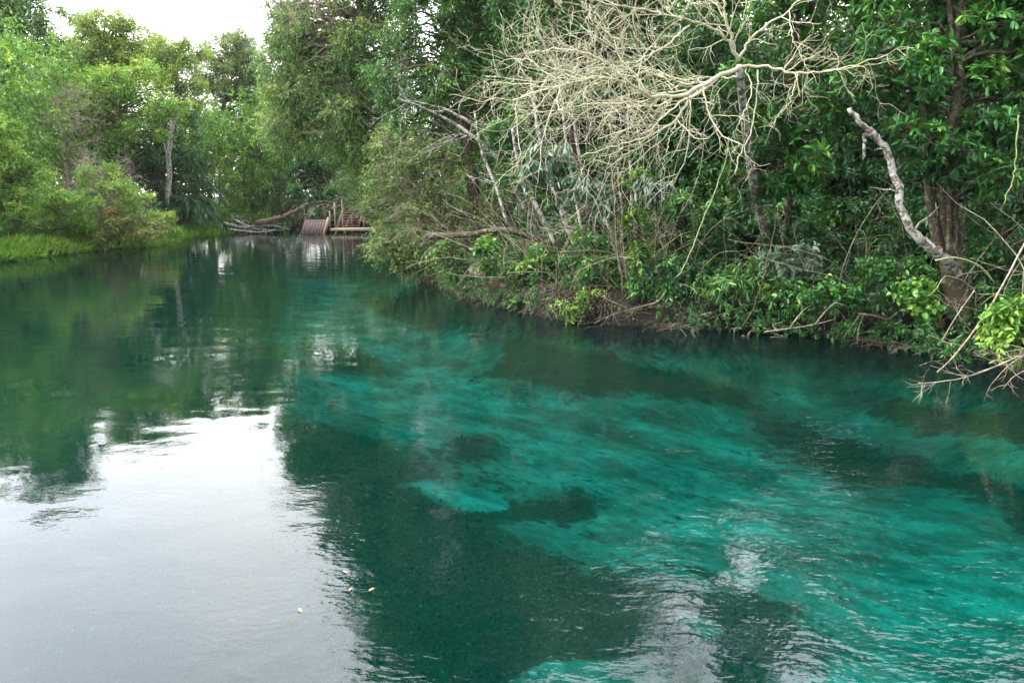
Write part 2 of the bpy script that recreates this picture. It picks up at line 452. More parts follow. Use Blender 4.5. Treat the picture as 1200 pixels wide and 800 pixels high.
m, nt, out = new_mat('earth_and_river_bed')
pos = wpos(nt)
sep = nt.nodes.new('ShaderNodeSeparateXYZ'); nt.links.new(pos, sep.inputs[0])
n1 = noise(nt, 1.3, 8, .62, pos, .4); n2 = noise(nt, 6, 6, .65, pos); n3 = noise(nt, 22, 4, .6, pos); n0 = noise(nt, .55, 5, .6, pos, .5)
fr_ = nt.nodes.new('ShaderNodeMapping'); fr_.inputs['Rotation'].default_value = (0, 0, radians(42)); nt.links.new(pos, fr_.inputs[0])
fm = nt.nodes.new('ShaderNodeMapping'); fm.inputs['Scale'].default_value = (.75, 1.5, .15); nt.links.new(fr_.outputs[0], fm.inputs[0])
f1 = noise(nt, 1.0, 9, .70, fm.outputs[0], .12); f2 = noise(nt, 4.2, 7, .74, fm.outputs[0], .1)
sand = ramp(nt, [(.38, (.09, .12, .07)), (.46, (.22, .25, .17)), (.53, (.40, .42, .31)), (.62, (.80, .78, .62))], math_n(nt, 'ADD', math_n(nt, 'MULTIPLY', f1, .75), math_n(nt, 'MULTIPLY', f2, .25)))
sand = mixc(nt, ramp(nt, [(.52, (0, 0, 0)), (.72, (.85, .85, .85))], noise(nt, 2.6, 7, .7, pos, .8)), sand, (.15, .19, .11))
spk = ramp(nt, [(.595, (0, 0, 0)), (.625, (.8, .8, .8))], noise(nt, 2.4, 8, .72, fm.outputs[0], .2))
sand = mixc(nt, spk, sand, (.05, .08, .05))
pal = ramp(nt, [(.63, (0, 0, 0)), (.655, (.9, .9, .9))], noise(nt, 3.7, 7, .7, fm.outputs[0], .1))
sand = mixc(nt, pal, sand, (.78, .77, .62))
weedc = ramp(nt, [(.30, (.010, .04, .018)), (.52, (.025, .07, .026)), (.66, (.06, .12, .035)), (.80, (.16, .24, .06))], n3)
aw = nt.nodes.new('ShaderNodeAttribute'); aw.attribute_name = 'weed'
wf = math_n(nt, 'ADD', math_n(nt, 'MULTIPLY', aw.outputs['Fac'], 1.0), math_n(nt, 'MULTIPLY', math_n(nt, 'SUBTRACT', f1, .5), 5.2))
wf = math_n(nt, 'ADD', wf, math_n(nt, 'MULTIPLY', math_n(nt, 'SUBTRACT', n0, .5), 2.0))
wf = math_n(nt, 'ADD', wf, math_n(nt, 'MULTIPLY', math_n(nt, 'SUBTRACT', f2, .5), 3.4))
wf = ramp(nt, [(.37, (0, 0, 0)), (.48, (.55, .55, .55)), (.66, (1, 1, 1))], math_n(nt, 'ADD', math_n(nt, 'MULTIPLY', wf, .5), .5, True))
bedc = mixc(nt, wf, sand, weedc)
soil = ramp(nt, [(.3, (.005, .0045, .0035)), (.5, (.011, .009, .0065)), (.62, (.014, .022, .007)), (.8, (.03, .024, .015))], n2)
zz = math_n(nt, 'ADD', sep.outputs['Z'], math_n(nt, 'MULTIPLY', math_n(nt, 'SUBTRACT', n2, .5), .8))
lf = ramp(nt, [(.44, (0, 0, 0)), (.47, (1, 1, 1))], math_n(nt, 'ADD', math_n(nt, 'MULTIPLY', zz, .1), .5, True))
gc = mixc(nt, lf, bedc, soil)
p = nt.nodes.new('ShaderNodeBsdfPrincipled'); p.inputs['Roughness'].default_value = .9; p.inputs['Specular IOR Level'].default_value = .15
nt.links.new(gc, p.inputs['Base Color'])
b = nt.nodes.new('ShaderNodeBump'); b.inputs['Strength'].default_value = .7; b.inputs['Distance'].default_value = .08
nt.links.new(n2, b.inputs['Height']); nt.links.new(b.outputs[0], p.inputs['Normal'])
nt.links.new(p.outputs[0], out.inputs['Surface'])
ground = mesh_np('ground', V, quads, np.full(len(quads), 4), m, None, {'weed': wv})
tag(ground, 'dark soil river bank running down into a pale sandy river bed with weed', kind='structure')

# water
m, nt, out = new_mat('clear_emerald_water')
pos = wpos(nt)
mp = nt.nodes.new('ShaderNodeMapping'); mp.inputs['Scale'].default_value = (1.0, 1.5, 1); mp.inputs['Rotation'].default_value = (0, 0, radians(20))
nt.links.new(pos, mp.inputs[0])
a1 = noise(nt, .9, 1, .5, mp.outputs[0], .3); a2 = noise(nt, 4.6, 2, .5, mp.outputs[0], .6); a3 = noise(nt, 15, 2, .5, mp.outputs[0])
sx = nt.nodes.new('ShaderNodeSeparateXYZ'); nt.links.new(pos, sx.inputs[0])
cur = math_n(nt, 'ADD', math_n(nt, 'MULTIPLY', sx.outputs['X'], .26), .55, True)
msk = math_n(nt, 'MULTIPLY', math_n(nt, 'ADD', math_n(nt, 'MULTIPLY', cur, .88), .12), ramp(nt, [(.42, (.14, .14, .14)), (.60, (1.0, 1.0, 1.0))], noise(nt, .55, 3, .55, pos, .4)))
h = math_n(nt, 'ADD', math_n(nt, 'MULTIPLY', a1, 0.009), math_n(nt, 'MULTIPLY', math_n(nt, 'ADD', math_n(nt, 'MULTIPLY', a2, 0.015), math_n(nt, 'MULTIPLY', a3, .0062)), msk))
b = nt.nodes.new('ShaderNodeBump'); b.inputs['Strength'].default_value = 1.0; b.inputs['Distance'].default_value = 1.0
nt.links.new(h, b.inputs['Height'])
fr = nt.nodes.new('ShaderNodeFresnel'); fr.inputs['IOR'].default_value = 1.39; nt.links.new(b.outputs[0], fr.inputs['Normal'])
gl = nt.nodes.new('ShaderNodeBsdfGlossy'); gl.inputs['Roughness'].default_value = 0.0; nt.links.new(b.outputs[0], gl.inputs['Normal'])
tr = nt.nodes.new('ShaderNodeBsdfTransparent'); tr.inputs['Color'].default_value = (.035, .415, .405, 1)
df = nt.nodes.new('ShaderNodeBsdfDiffuse'); df.inputs['Color'].default_value = (.002, .045, .045, 1)
m1 = nt.nodes.new('ShaderNodeMixShader'); m1.inputs[0].default_value = .10
nt.links.new(tr.outputs[0], m1.inputs[1]); nt.links.new(df.outputs[0], m1.inputs[2])
m2 = nt.nodes.new('ShaderNodeMixShader'); nt.links.new(fr.outputs[0], m2.inputs[0])
nt.links.new(m1.outputs[0], m2.inputs[1]); nt.links.new(gl.outputs[0], m2.inputs[2])
nt.links.new(m2.outputs[0], out.inputs['Surface'])
W = np.array([[-60, -80, 0], [40, -80, 0], [40, 90, 0], [-60, 90, 0]], float)
tag(mesh_np('water', W, [0, 1, 2, 3], [4], m, smooth=False), 'clear emerald river water with soft ripples', kind='structure')

# ------------------------------------------------------------------ tree builder
def tree(name, label, cat, Y, trunk, r0, blobs, leaf, bark, seed, subs=10, clumps=9, tw=4, lp=6, twl=.5, size=.14, droop=.3,
         width=.38, up=.6, group=None, detail=1, rosette=False, r1=None, twigs=False, base=None, crown_name='crown', trunk_name='trunk',
         limb_every=1, csp=.42, tbias=.5, extra=None, spread=1.0, limb_r=None, gnarl=.06, no_limbs=False, lai=3.4):
    """trunk: photo positions (px,py[,dY]); blobs: (px,py,rx,ry[,dY]) in photo px at depth Y"""
    rng = np.random.default_rng(seed)
    T = np.array([at(q[0], q[1], Y + (q[2] if len(q) > 2 else 0)) for q in trunk])
    for _ in range(20):                      # stand on the bank, not in the water
        if ground_z(T[0][0], T[0][1]) > .1: break
        T[0][:2] *= 1 + .25 / np.linalg.norm(T[0][:2])
    z0 = ground_z(T[0][0], T[0][1])
    if base is None:
        T[0][2] = z0 - .15
    n = max(8, len(T) * 5)
    TP = smooth_path(T, n)
    TP[1:-1] += rng.normal(size=(n - 2, 3)) * r0 * .18
    r1 = r1 or r0 * .35
    TR = np.linspace(1, 0, n) ** .8 * (r0 - r1) + r1
    TR[:2] *= [1.45, 1.15]
    items = [(TP, TR)]
    scale = Y / FPX
    cc, ax, ct = [], [], []
    for q in blobs:
        px, py, rx, ry = q[:4]; dY = q[4] if len(q) > 4 else 0
        c0 = at(px, py, Y + dY); rad = np.array([rx * scale, max(rx, ry) * .8 * scale, ry * scale])
        la = size * size * width * .6
        ns = int(np.clip(lai * pi * rx * ry * scale * scale / (la * clumps * tw * lp), 3, 160))
        u = unit(rng.normal(size=(ns, 3))) * rng.uniform(.25, 1, size=(ns, 1)) ** .45
        S = c0 + u * rad * .8
        for s in S:
            cand = np.linalg.norm(TP - s, axis=1) + np.maximum(0, TP[:, 2] - s[2]) * 1.2 + (np.arange(n) < n * .25) * 2
            k = int(np.argmin(cand)); st = TP[k]
            if not no_limbs:
                mid = (st + s) / 2 + np.array([0, 0, .15]) * np.linalg.norm(s - st) + rng.normal(size=3) * .08 * np.linalg.norm(s - st)
                LP = smooth_path([st, mid, s], 10); lr = (limb_r or min(TR[k] * .55, .02 + .018 * np.linalg.norm(s - st)))
                LP[1:-1] += rng.normal(size=(8, 3)) * .02 * np.linalg.norm(s - st)
                items.append((LP, np.linspace(lr, max(.008, lr * .3), 10)))
            m_ = clumps
            rc = min(csp, 1.15 / ns ** (1 / 3)) * rad.mean() * rng.uniform(.7, 1.25)
            w = unit(rng.normal(size=(m_, 3))) * (rng.uniform(0.05, 1, size=(m_, 1)) ** .5)
            c = s + w * rc * np.array([1, 1, .7])
            a = unit(w * .8 + unit(s - c0) * .5 + np.array([0, 0, .25]))
            base_t = rng.uniform(tbias - .22, tbias + .22)
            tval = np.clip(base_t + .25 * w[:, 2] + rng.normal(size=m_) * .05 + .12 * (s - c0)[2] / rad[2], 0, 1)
            cc.append(c); ax.append(a); ct.append(tval)
            if not no_limbs:
                for j in range(m_):
                    q0 = s + (c[j] - s) * .5 + rng.normal(size=3) * .05 * rc
                    items.append((np.array([s, q0, c[j]]), np.array([.012, .009, .005]) * (1.3 if Y > 35 else 1)))
    if z0 < -.1: print('IN WATER', name, label, round(z0, 2))
    root = empty(name, label, cat, group, (T[0][0], T[0][1], z0))
    twi = [] if twigs else None
    if cc:
        cc = np.vstack(cc); ax = np.vstack(ax); ct = np.concatenate(ct)
        ok = cc[:, 2] > .12
        cc, ax, ct = cc[ok], ax[ok], ct[ok]
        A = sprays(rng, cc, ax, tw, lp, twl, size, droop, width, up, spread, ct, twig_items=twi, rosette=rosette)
        ok = A[0][:, 2] > .02
        A = [a[ok] for a in A]
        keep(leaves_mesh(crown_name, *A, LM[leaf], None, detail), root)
    if extra: items += extra(rng, TP, TR)
    if twi: items += twi
    keep(tubes_mesh(trunk_name, items, BM[bark], rng, gnarl=gnarl), root)
    return root

# ------------------------------------------------------------------ far left bank
FG = 'trees of the far left bank'
tree('feathery_tree', 'tall pale feathery tree at the left edge, sky showing through its thin crown', 'tree', 52, [(20, 270), (15, 180), (25, 90), (20, 20)], .28,
     [(15, 20, 55, 45), (40, 70, 50, 35), (70, 30, 22, 18), (-40, 40, 70, 60), (5, 110, 50, 30), (-90, 90, 80, 80), (0, -40, 60, 30)], 'grey', 'brown', 11, subs=9, clumps=9, tw=4, lp=6, twl=.8, size=.22, group=FG)
tree('domed_tree', 'broad domed tree with yellow-green crown top, highest against the sky at left', 'tree', 58, [(110, 262), (112, 180), (118, 110), (122, 60)], .3,
     [(100, 58, 45, 32), (150, 50, 48, 28), (125, 32, 40, 16), (85, 82, 40, 30), (170, 78, 35, 26), (128, 75, 45, 30)], 'yellow', 'brown', 12, lai=4.5, subs=15, clumps=11, twl=.75, size=.21, group=FG)
tree('layered_tree', 'light green layered tree in front of the domed tree', 'tree', 50, [(150, 260), (150, 200), (140, 140), (142, 110)], .2,
     [(115, 105, 42, 22), (155, 92, 42, 20), (185, 118, 34, 20), (130, 135, 45, 24), (95, 150, 30, 20), (170, 150, 30, 20)], 'fresh', 'brown', 13, subs=15, clumps=10, twl=.6, size=.19, tbias=.62, group=FG)
tree('yellowish_tree', 'smaller yellowish tree right of the domed tree, with bent pale trunk', 'tree', 56, [(196, 262), (198, 190), (202, 140), (208, 80)], .2,
     [(205, 60, 28, 20), (228, 58, 22, 14), (212, 88, 34, 22), (185, 70, 22, 16), (225, 115, 26, 22), (190, 95, 18, 18)], 'yellow', 'pale', 14, subs=11, clumps=9, twl=.6, size=.19, group=FG)
tree('open_crowned_tree', 'open-crowned tree with thin slanting limbs, right of the yellowish tree', 'tree', 70, [(245, 262), (248, 200), (258, 140), (275, 80)], .2,
     [(265, 58, 40, 18), (292, 75, 30, 24), (240, 80, 28, 20), (270, 90, 44, 26), (300, 105, 24, 24), (262, 110, 24, 20), (280, 45, 22, 14)], 'olive', 'brown', 15, subs=8, clumps=6, tw=3, twl=.6, size=.17, tbias=.55, group=FG)
tree('bushy_tree', 'rounded mid-green tree above the far end of the left bank', 'tree', 71, [(270, 265), (272, 200), (275, 150)], .2,
     [(265, 150, 36, 34), (300, 165, 34, 36), (235, 160, 30, 34), (310, 135, 26, 26), (255, 190, 40, 28), (300, 200, 36, 28)], 'fresh', 'pale', 16, subs=14, clumps=10, twl=.6, size=.2, tbias=.45, group=FG)
tree('dark_tree', 'dark green tree filling the gap behind the dry tangle at left', 'tree', 58, [(60, 262), (62, 180), (58, 120)], .25,
     [(45, 125, 50, 32), (75, 115, 32, 26), (55, 165, 55, 36), (-20, 150, 60, 50), (100, 175, 40, 34)], 'dark', 'brown', 17, subs=16, clumps=11, twl=.7, size=.22, tbias=.6, group=FG)
tree('shaded_tree', 'bluish dark tree standing behind the palm-like plant', 'tree', 60, [(185, 265), (185, 210), (180, 160)], .2,
     [(165, 170, 45, 30), (205, 150, 34, 30), (150, 200, 45, 30), (205, 190, 40, 30), (225, 220, 40, 26)], 'dark', 'brown', 18, subs=15, clumps=11, twl=.6, size=.2, tbias=.6, group=FG)

def dead_extra(spec):
    def f(rng, TP, TR):
        it = []; grow(rng, it, TP, TR, 0, spec); return it
    return f
tree('dry_tree', 'leafless grey-brown tangled tree between the lime bush and layered tree', 'dead tree', 46, [(80, 268), (78, 215), (72, 160), (66, 115)], .12, [], 'olive', 'twig', 19, group=None,
     extra=dead_extra([dict(per_m=4, ratio=.45, fwd=.6, rr=.5, n=9, wander=.3, lmax=2.2), dict(per_m=5, ratio=.5, fwd=.6, rr=.6, n=7, wander=.35, rmin=.012), dict(per_m=4, ratio=.5, fwd=.6, rr=.6, n=5, wander=.35, rmin=.009)]))
tree('lime_bush', 'bright lime-leaved bush at the left frame edge above the grass', 'bush', 37, [(20, 296), (18, 260), (14, 215)], .08,
     [(5, 160, 28, 26), (28, 178, 26, 20), (5, 205, 40, 26), (35, 215, 22, 26), (10, 245, 40, 26), (-40, 200, 50, 60)], 'lime', 'brown', 20, subs=15, clumps=10, twl=.4, size=.16, tbias=.5, group='shrubs of the left bank', crown_name='foliage', trunk_name='stem')
tree('leafy_shrub', 'dark leafy shrub with small leaves right of the lime bush', 'bush', 40, [(55, 290), (58, 260), (56, 230)], .06,
     [(60, 225, 26, 30), (75, 260, 32, 22), (45, 265, 28, 22), (95, 245, 22, 22)], 'fresh', 'brown', 21, subs=14, clumps=10, twl=.4, size=.15, tbias=.5, group='shrubs of the left bank', crown_name='foliage', trunk_name='stem')
tree('twiggy_shrub', 'twiggy shrub of dry pale stems topped with green shoots', 'bush', 42, [(122, 284), (122, 250), (118, 205)], .08,
     [(118, 205, 24, 14), (130, 230, 36, 22), (105, 230, 22, 18), (160, 235, 18, 14)], 'lime', 'twig', 22, subs=9, clumps=8, tw=3, twl=.4, size=.15, group='shrubs of the left bank', crown_name='foliage', trunk_name='stem',
     extra=dead_extra([dict(per_m=14, ratio=.6, fwd=.5, rr=.5, n=9, wander=.25, lmin=.6, lmax=2.4, rmin=.02, t0=.3), dict(per_m=5, ratio=.5, fwd=.6, rr=.6, n=6, wander=.35, rmin=.01)]))
tree('croton_bush', 'low bush of yellow, green and reddish leaves at the water on the left bank', 'bush', 41, [(140, 290), (140, 275), (140, 262)], .05,
     [(128, 262, 24, 16), (158, 266, 26, 16), (145, 280, 40, 10), (182, 268, 18, 14)], 'red', 'brown', 23, subs=16, clumps=10, twl=.35, size=.19, tbias=.28, group='shrubs of the left bank', crown_name='foliage', trunk_name='stem')
tree('bright_shrub', 'bright green rounded shrub in front of the palm-like plant', 'bush', 44, [(175, 286), (172, 265), (172, 250)], .05,
     [(172, 250, 22, 16), (195, 262, 18, 14), (150, 248, 18, 12)], 'lime', 'brown', 24, subs=12, clumps=9, twl=.35, size=.17, tbias=.55, group='shrubs of the left bank', crown_name='foliage', trunk_name='stem')
tree('understory_shrub', 'yellow-green understory shrub beyond the palm-like plant, left of the dock', 'bush', 69, [(275, 268), (272, 245), (270, 220)], .07,
     [(268, 215, 18, 16), (285, 235, 26, 18), (300, 225, 20, 18), (258, 245, 18, 12)], 'lime', 'pale', 25, subs=10, clumps=8, twl=.5, size=.18, tbias=.5, group='shrubs of the left bank', crown_name='foliage', trunk_name='stem')
tree('weeping_shrub', 'soft grey-green shrub hanging over the water left of the dock', 'bush', 69, [(325, 268), (322, 245), (320, 225)], .07,
     [(318, 215, 24, 18), (335, 235, 22, 18), (312, 245, 22, 14)], 'grey', 'pale', 26, subs=10, clumps=8, twl=.5, size=.18, tbias=.4, group='shrubs of the left bank', crown_name='foliage', trunk_name='stem')

# palm-like plant: arching fronds with drooping leaflets
def palm(name, label, px, py, Y, n, L, leaf, seed, hfac=1.0):
    rng = np.random.default_rng(seed)
    b = at(px, py, Y); b[2] = ground_z(b[0], b[1]); root = empty(name, label, 'palm', None, b)
    top = b + np.array([0, 0, L * .35 * hfac])
    keep(tubes_mesh('stem', [(smooth_path([b - [0, 0, .1], top], 6), np.linspace(.16, .1, 6))], BM['brown'], rng), root)
    for i in range(n):
        a = 2 * pi * i / n + rng.uniform(-.2, .2); el = rng.uniform(.5, 1.25)
        d = np.array([cos(a) * cos(el), sin(a) * cos(el), sin(el)])
        t = np.linspace(0, 1, 14)[:, None]; ll = L * rng.uniform(.8, 1.1)
        P = top + d * t * ll + np.array([0, 0, -1.0]) * (t ** 2.2) * ll * .75
        Tg = unit(np.gradient(P, axis=0)); S = unit(np.cross(Tg, [0, 0, 1.0]))
        k = np.repeat(np.arange(14), 8)[16:]; sg = np.tile([1, -1], len(k) // 2)
        PP = P[k] + Tg[k] * rng.uniform(0, .12, (len(k), 1)) * ll * .5
        D = unit(S[k] * sg[:, None] * .8 + Tg[k] * .7 + np.array([0, 0, -.6]) + rng.normal(size=(len(k), 3)) * .12)
        N = unit(np.array([0, 0, 1.0]) + rng.normal(size=(len(k), 3)) * .2)
        fr_ = leaves_mesh('frond', PP, D, N, np.full(len(k), ll * .26) * rng.uniform(.8, 1.1, len(k)), .12, np.clip(rng.normal(.45, .15, len(k)), 0, 1), LM[leaf], None, 1)
        keep(fr_, root)
palm('palm_like_plant', 'palm-like plant with long dark drooping fronds over the far left bank', 218, 268, 57, 26, 3.5, 'dark', 31, 1.2)
palm('young_palm', 'young palm with short upright fronds at the left bank waterline', 92, 290, 38, 12, 1.0, 'lime', 32)

def polyline_thing(name, label, cat, paths, r, bark, seed, n=14, spec=None, group=None, part=None, jitter=.15, tip=.3, gnarl=.05):
    """paths: list of lists of world points; r: list of radii"""
    rng = np.random.default_rng(seed); items = []
    for i, pts in enumerate(paths):
        rr = r[i] if isinstance(r, (list, tuple)) else r
        P = smooth_path(pts, n); P[1:-1] += rng.normal(size=(n - 2, 3)) * rr * jitter
        R = np.linspace(rr, rr * tip, n); items.append((P, R))
        if spec: grow(rng, items, P, R, 0, spec)
    o = tubes_mesh(name, items, BM[bark], rng, gnarl=gnarl)
    return tag(o, label, cat, group)
def PX(Y, *pts):
    return [at(q[0], q[1], Y + (q[2] if len(q) > 2 else 0)) for q in pts]

# far bank details
polyline_thing('pale_tree', 'slim pale bare trunk forked at its top, behind the bright shrub', 'tree trunk', [PX(53, (197, 240), (198, 190), (203, 150), (212, 130)), PX(53, (198, 190), (190, 160), (188, 140))], [.07, .05], 'pale', 41, gnarl=.03)
polyline_thing('pale_tree', 'straight cream trunk right of the palm-like plant', 'tree trunk', [PX(69, (291, 262), (290, 235), (293, 215))], .12, 'pale', 42)
polyline_thing('pale_tree', 'short leaning cream trunk just left of the weeping shrub', 'tree trunk', [PX(69, (303, 258), (306, 240), (311, 225))], .11, 'pale', 43)
polyline_thing('fallen_log', 'reddish brown fallen log sloping up from the bank left of the dock', 'log', [PX(62, (300, 262), (330, 255), (345, 248), (362, 239))], .24, 'rust', 44, spec=[dict(per_m=1.2, ratio=.4, fwd=.9, rr=.4, n=6, wander=.2)])
polyline_thing('driftwood', 'grey driftwood tangle lying along the far bank waterline', 'driftwood', [PX(62, (262, 262), (285, 266), (315, 264), (340, 268)), PX(62, (275, 258), (300, 268), (330, 270)), PX(61, (262, 268), (300, 272), (322, 270))], [.14, .1, .09], 'pale', 45, spec=[dict(per_m=1.6, ratio=.3, fwd=.5, rr=.5, n=6, wander=.3)])

# ------------------------------------------------------------------ wooden dock
def box_arr(c, s, rz=0, rx=0):
    c = np.array(c, float); h = np.array(s, float) / 2
    V = np.array([[x, y, z] for x in (-1, 1) for y in (-1, 1) for z in (-1, 1)], float) * h
    Rx = np.array([[1, 0, 0], [0, cos(rx), -sin(rx)], [0, sin(rx), cos(rx)]]); Rz = np.array([[cos(rz), -sin(rz), 0], [sin(rz), cos(rz), 0], [0, 0, 1]])
    F = [[0, 1, 3, 2], [4, 6, 7, 5], [0, 4, 5, 1], [2, 3, 7, 6], [0, 2, 6, 4], [1, 5, 7, 3]]
    return (V @ Rx.T) @ Rz.T + c, np.array(F)
def boxes(name, lst, mat, root):
    Vs, Fs, off = [], [], 0
    for b_ in lst:
        v, f = box_arr(*b_); Vs.append(v); Fs.append(f + off); off += 8
    F = np.vstack(Fs)
    return keep(mesh_np(name, np.vstack(Vs), F, np.full(len(F), 4), mat, None, smooth=False), root)
def wood(name, c1, c2):
    m, nt, out = new_mat(name); pos = wpos(nt)
    mp = nt.nodes.new('ShaderNodeMapping'); mp.inputs['Scale'].default_value = (6, 6, 1.2); nt.links.new(pos, mp.inputs[0])
    c = ramp(nt, [(.3, c1), (.7, c2)], noise(nt, 2.5, 5, .6, mp.outputs[0]))
    p = nt.nodes.new('ShaderNodeBsdfPrincipled'); p.inputs['Roughness'].default_value = .8; nt.links.new(c, p.inputs['Base Color'])
    nt.links.new(p.outputs[0], out.inputs['Surface']); return m
WD_dark = wood('weathered_brown_boards', (.055, .035, .028), (.13, .085, .07))
WD_pale = wood('pale_deck_boards', (.22, .17, .10), (.36, .29, .19))
WD_red = wood('reddish_stair_boards', (.08, .042, .028), (.16, .09, .055))
DY = 63.0
d0 = at(400, 268, DY); dz = 0
root = empty('wooden_dock', 'small wooden dock with steps and a sloping boarded ramp under the trees', 'dock', None, (d0[0], DY, 0))
s = DY / FPX
def dx(px): return at(px, 268, DY)[0]
boxes('platform', [((dx(415), DY + .06 * k * 4 - .6, .34), (s * 50, .2, .08)) for k in range(9)] + [((dx(415), DY - .72, .28), (s * 50, .04, .2))], WD_pale, root)
for k, px in enumerate((396, 405, 414, 424, 436)):
    boxes('pile', [((dx(px), DY - .55, -.35), (.12, .12, 1.3))], WD_dark, root)
for px, t in ((390, 2.3), (399, 2.9), (410, 1.2), (424, 1.2), (384, 1.6)):
    boxes('railing_post', [((dx(px), DY + .9, t / 2 + .1), (.10, .10, t))], wood('post_wood', (.16, .15, .10), (.28, .26, .18)) if px in (390, 399, 384) else WD_red, root)
boxes('steps', [((dx(404), DY + 1.1 + .32 * k, .52 + .2 * k), (s * 26, .3, .07)) for k in range(6)] + [((dx(404), DY + 1.25 + .32 * k, .43 + .2 * k), (s * 26, .03, .16)) for k in range(6)], WD_red, root)
boxes('stringer', [((dx(392), DY + 2.0, .95), (.08, 2.4, .3), 0, .56)], WD_red, root)
boxes('stringer', [((dx(417), DY + 2.0, .95), (.08, 2.4, .3), 0, .56)], WD_red, root)
boxes('handrail', [((dx(418), DY + 1.2, 1.35), (s * 30, .08, .10)), ((dx(418), DY + 1.2, .95), (s * 30, .06, .08))], WD_red, root)
boxes('ramp', [((dx(358 + 3.6 * k), DY - .35, .5), (s * 3.4, 1.5, .06), -.12, .78) for k in range(8)], WD_dark, root)
boxes('side_board', [((dx(384), DY - .45, .48), (.10, 1.75, .42), -.12, .78)], WD_pale, root)
tree('dark_leafed_tree', 'dark broad-leaved tree hanging just above the dock', 'tree', 66.5, [(376, 272), (388, 240), (378, 200), (372, 180)], .12,
     [(365, 180, 22, 22), (385, 205, 26, 22), (352, 205, 16, 20), (375, 222, 22, 12), (400, 226, 26, 12, -4), (350, 228, 16, 10, -3)], 'dark', 'brown', 51, lai=5, subs=16, clumps=12, twl=.45, size=.24, tbias=.6)
tree('backing_tree', 'shady tree behind the dock with soft green leaves', 'tree', 72, [(430, 268), (430, 230), (425, 190)], .2,
     [(420, 190, 40, 40), (450, 210, 40, 40), (395, 215, 34, 24), (340, 180, 34, 40), (440, 240, 30, 20)], 'fresh', 'brown', 52, subs=16, clumps=11, twl=.7, size=.22, tbias=.5)

# ------------------------------------------------------------------ right bank: big trees
RG = 'trees of the right bank'
tree('drooping_tree', 'big grey-green tree of drooping small leaves left of the right bank, above the dock', 'tree', 33, [(500, 300, 2), (480, 220, 2), (445, 120), (420, 20), (430, -120)], .26,
     [(345, 30, 34, 50), (385, 40, 60, 60), (350, 110, 44, 40), (400, 130, 55, 45), (440, 70, 60, 55), (330, 140, 32, 34), (385, 160, 42, 22), (395, -60, 60, 60), (450, -40, 70, 70), (440, -160, 80, 70), (470, -260, 80, 70), (440, 165, 40, 34), (330, 75, 28, 40), (420, 205, 24, 18)],
     'grey', 'twig', 61, subs=26, clumps=13, tw=4, lp=8, twl=.55, size=.13, width=.3, droop=.8, up=.45, group=RG, tbias=.6, detail=1, lai=4.5,
     extra=dead_extra([dict(per_m=1.1, ratio=.30, fwd=.7, rr=.3, n=10, wander=.18, lmin=1.2, lmax=4, rmin=.02, bias=(-.5, -.8, .0), t0=.2), dict(per_m=5, ratio=.4, fwd=.8, rr=.5, n=8, wander=.22, rmin=.010, grav=-.06), dict(per_m=4, ratio=.5, fwd=.8, rr=.6, n=6, wander=.25, rmin=.007)]))
tree('tall_tree', 'tall mid-green tree at the centre top, right of the drooping tree', 'tree', 26, [(560, 330), (555, 240), (540, 120), (520, -20), (530, -200)], .24,
     [(500, 25, 55, 45), (560, 30, 55, 50), (530, 90, 60, 45), (590, 100, 50, 45), (470, 90, 40, 40), (490, 130, 50, 36), (520, -60, 80, 60), (600, -60, 70, 60), (520, -180, 100, 80), (620, -200, 80, 90), (540, -330, 100, 80)],
     'mid', 'brown', 62, subs=22, clumps=12, tw=4, lp=7, twl=.42, size=.12, droop=.45, group=RG, tbias=.45)
tree('twiggy_tree', 'olive-leaved tree full of dry thin twigs hanging over the water', 'tree', 25, [(560, 340), (540, 290), (500, 240), (470, 200)], .10,
     [(470, 185, 45, 36), (510, 200, 45, 40), (450, 235, 28, 30), (490, 260, 50, 34), (460, 290, 30, 22), (540, 260, 40, 40), (505, 300, 36, 18), (440, 262, 18, 18), (530, 170, 40, 36, 1.5)],
     'olive', 'twig', 63, subs=14, clumps=8, tw=3, lp=6, twl=.4, size=.095, droop=.4, group=RG, tbias=.45, twigs=False, lai=2.3,
     extra=dead_extra([dict(per_m=16, ratio=.35, fwd=.5, rr=.4, n=10, wander=.18, lmin=.9, lmax=2.4, rmin=.011, bias=(-.7, -.4, .1), grav=-.04, t0=.2), dict(per_m=7, ratio=.5, fwd=.9, rr=.5, n=8, wander=.22, rmin=.006, grav=-.05), dict(per_m=5, ratio=.5, fwd=.9, rr=.6, n=6, wander=.25, rmin=.004)]))
tree('big_leafed_tree', 'dark tree behind the bare branches, with large dull green leaves', 'tree', 21, [(770, 335, 3), (755, 250, 2), (735, 120), (720, -40), (720, -120)], .15,
     [(640, 70, 55, 60), (700, 110, 60, 50), (770, 90, 60, 60), (830, 60, 55, 50), (610, -10, 34, 40), (740, -20, 50, 36), (715, -70, 50, 40), (840, -10, 40, 30), (700, 190, 70, 40), (620, 170, 50, 45), (790, 190, 60, 45)],
     'dark', 'mossy', 64, subs=17, clumps=10, tw=4, lp=6, twl=.38, size=.16, droop=.5, group=RG, tbias=.55, detail=1, lai=5)
tree('rosette_tree', 'glossy broad-leaved tree right of the bare branches, left of the lichened snag', 'tree', 15.2, [(930, 350, 2), (925, 280, 1.4), (925, 180, .8), (930, 60), (950, -80)], .08,
     [(900, 150, 50, 34), (950, 110, 45, 34), (985, 60, 50, 34), (925, 195, 45, 26), (880, 110, 34, 30), (930, 30, 50, 36), (1000, 10, 50, 36), (960, 150, 40, 26), (880, 215, 34, 22), (925, -50, 55, 40), (960, 215, 36, 18)],
     'gloss', 'mossy', 65, subs=22, clumps=13, tw=2, lp=8, twl=.22, size=.16, width=.34, droop=.12, up=.55, group=RG, tbias=.5, detail=2, rosette=True, twigs=True, lai=4.2)
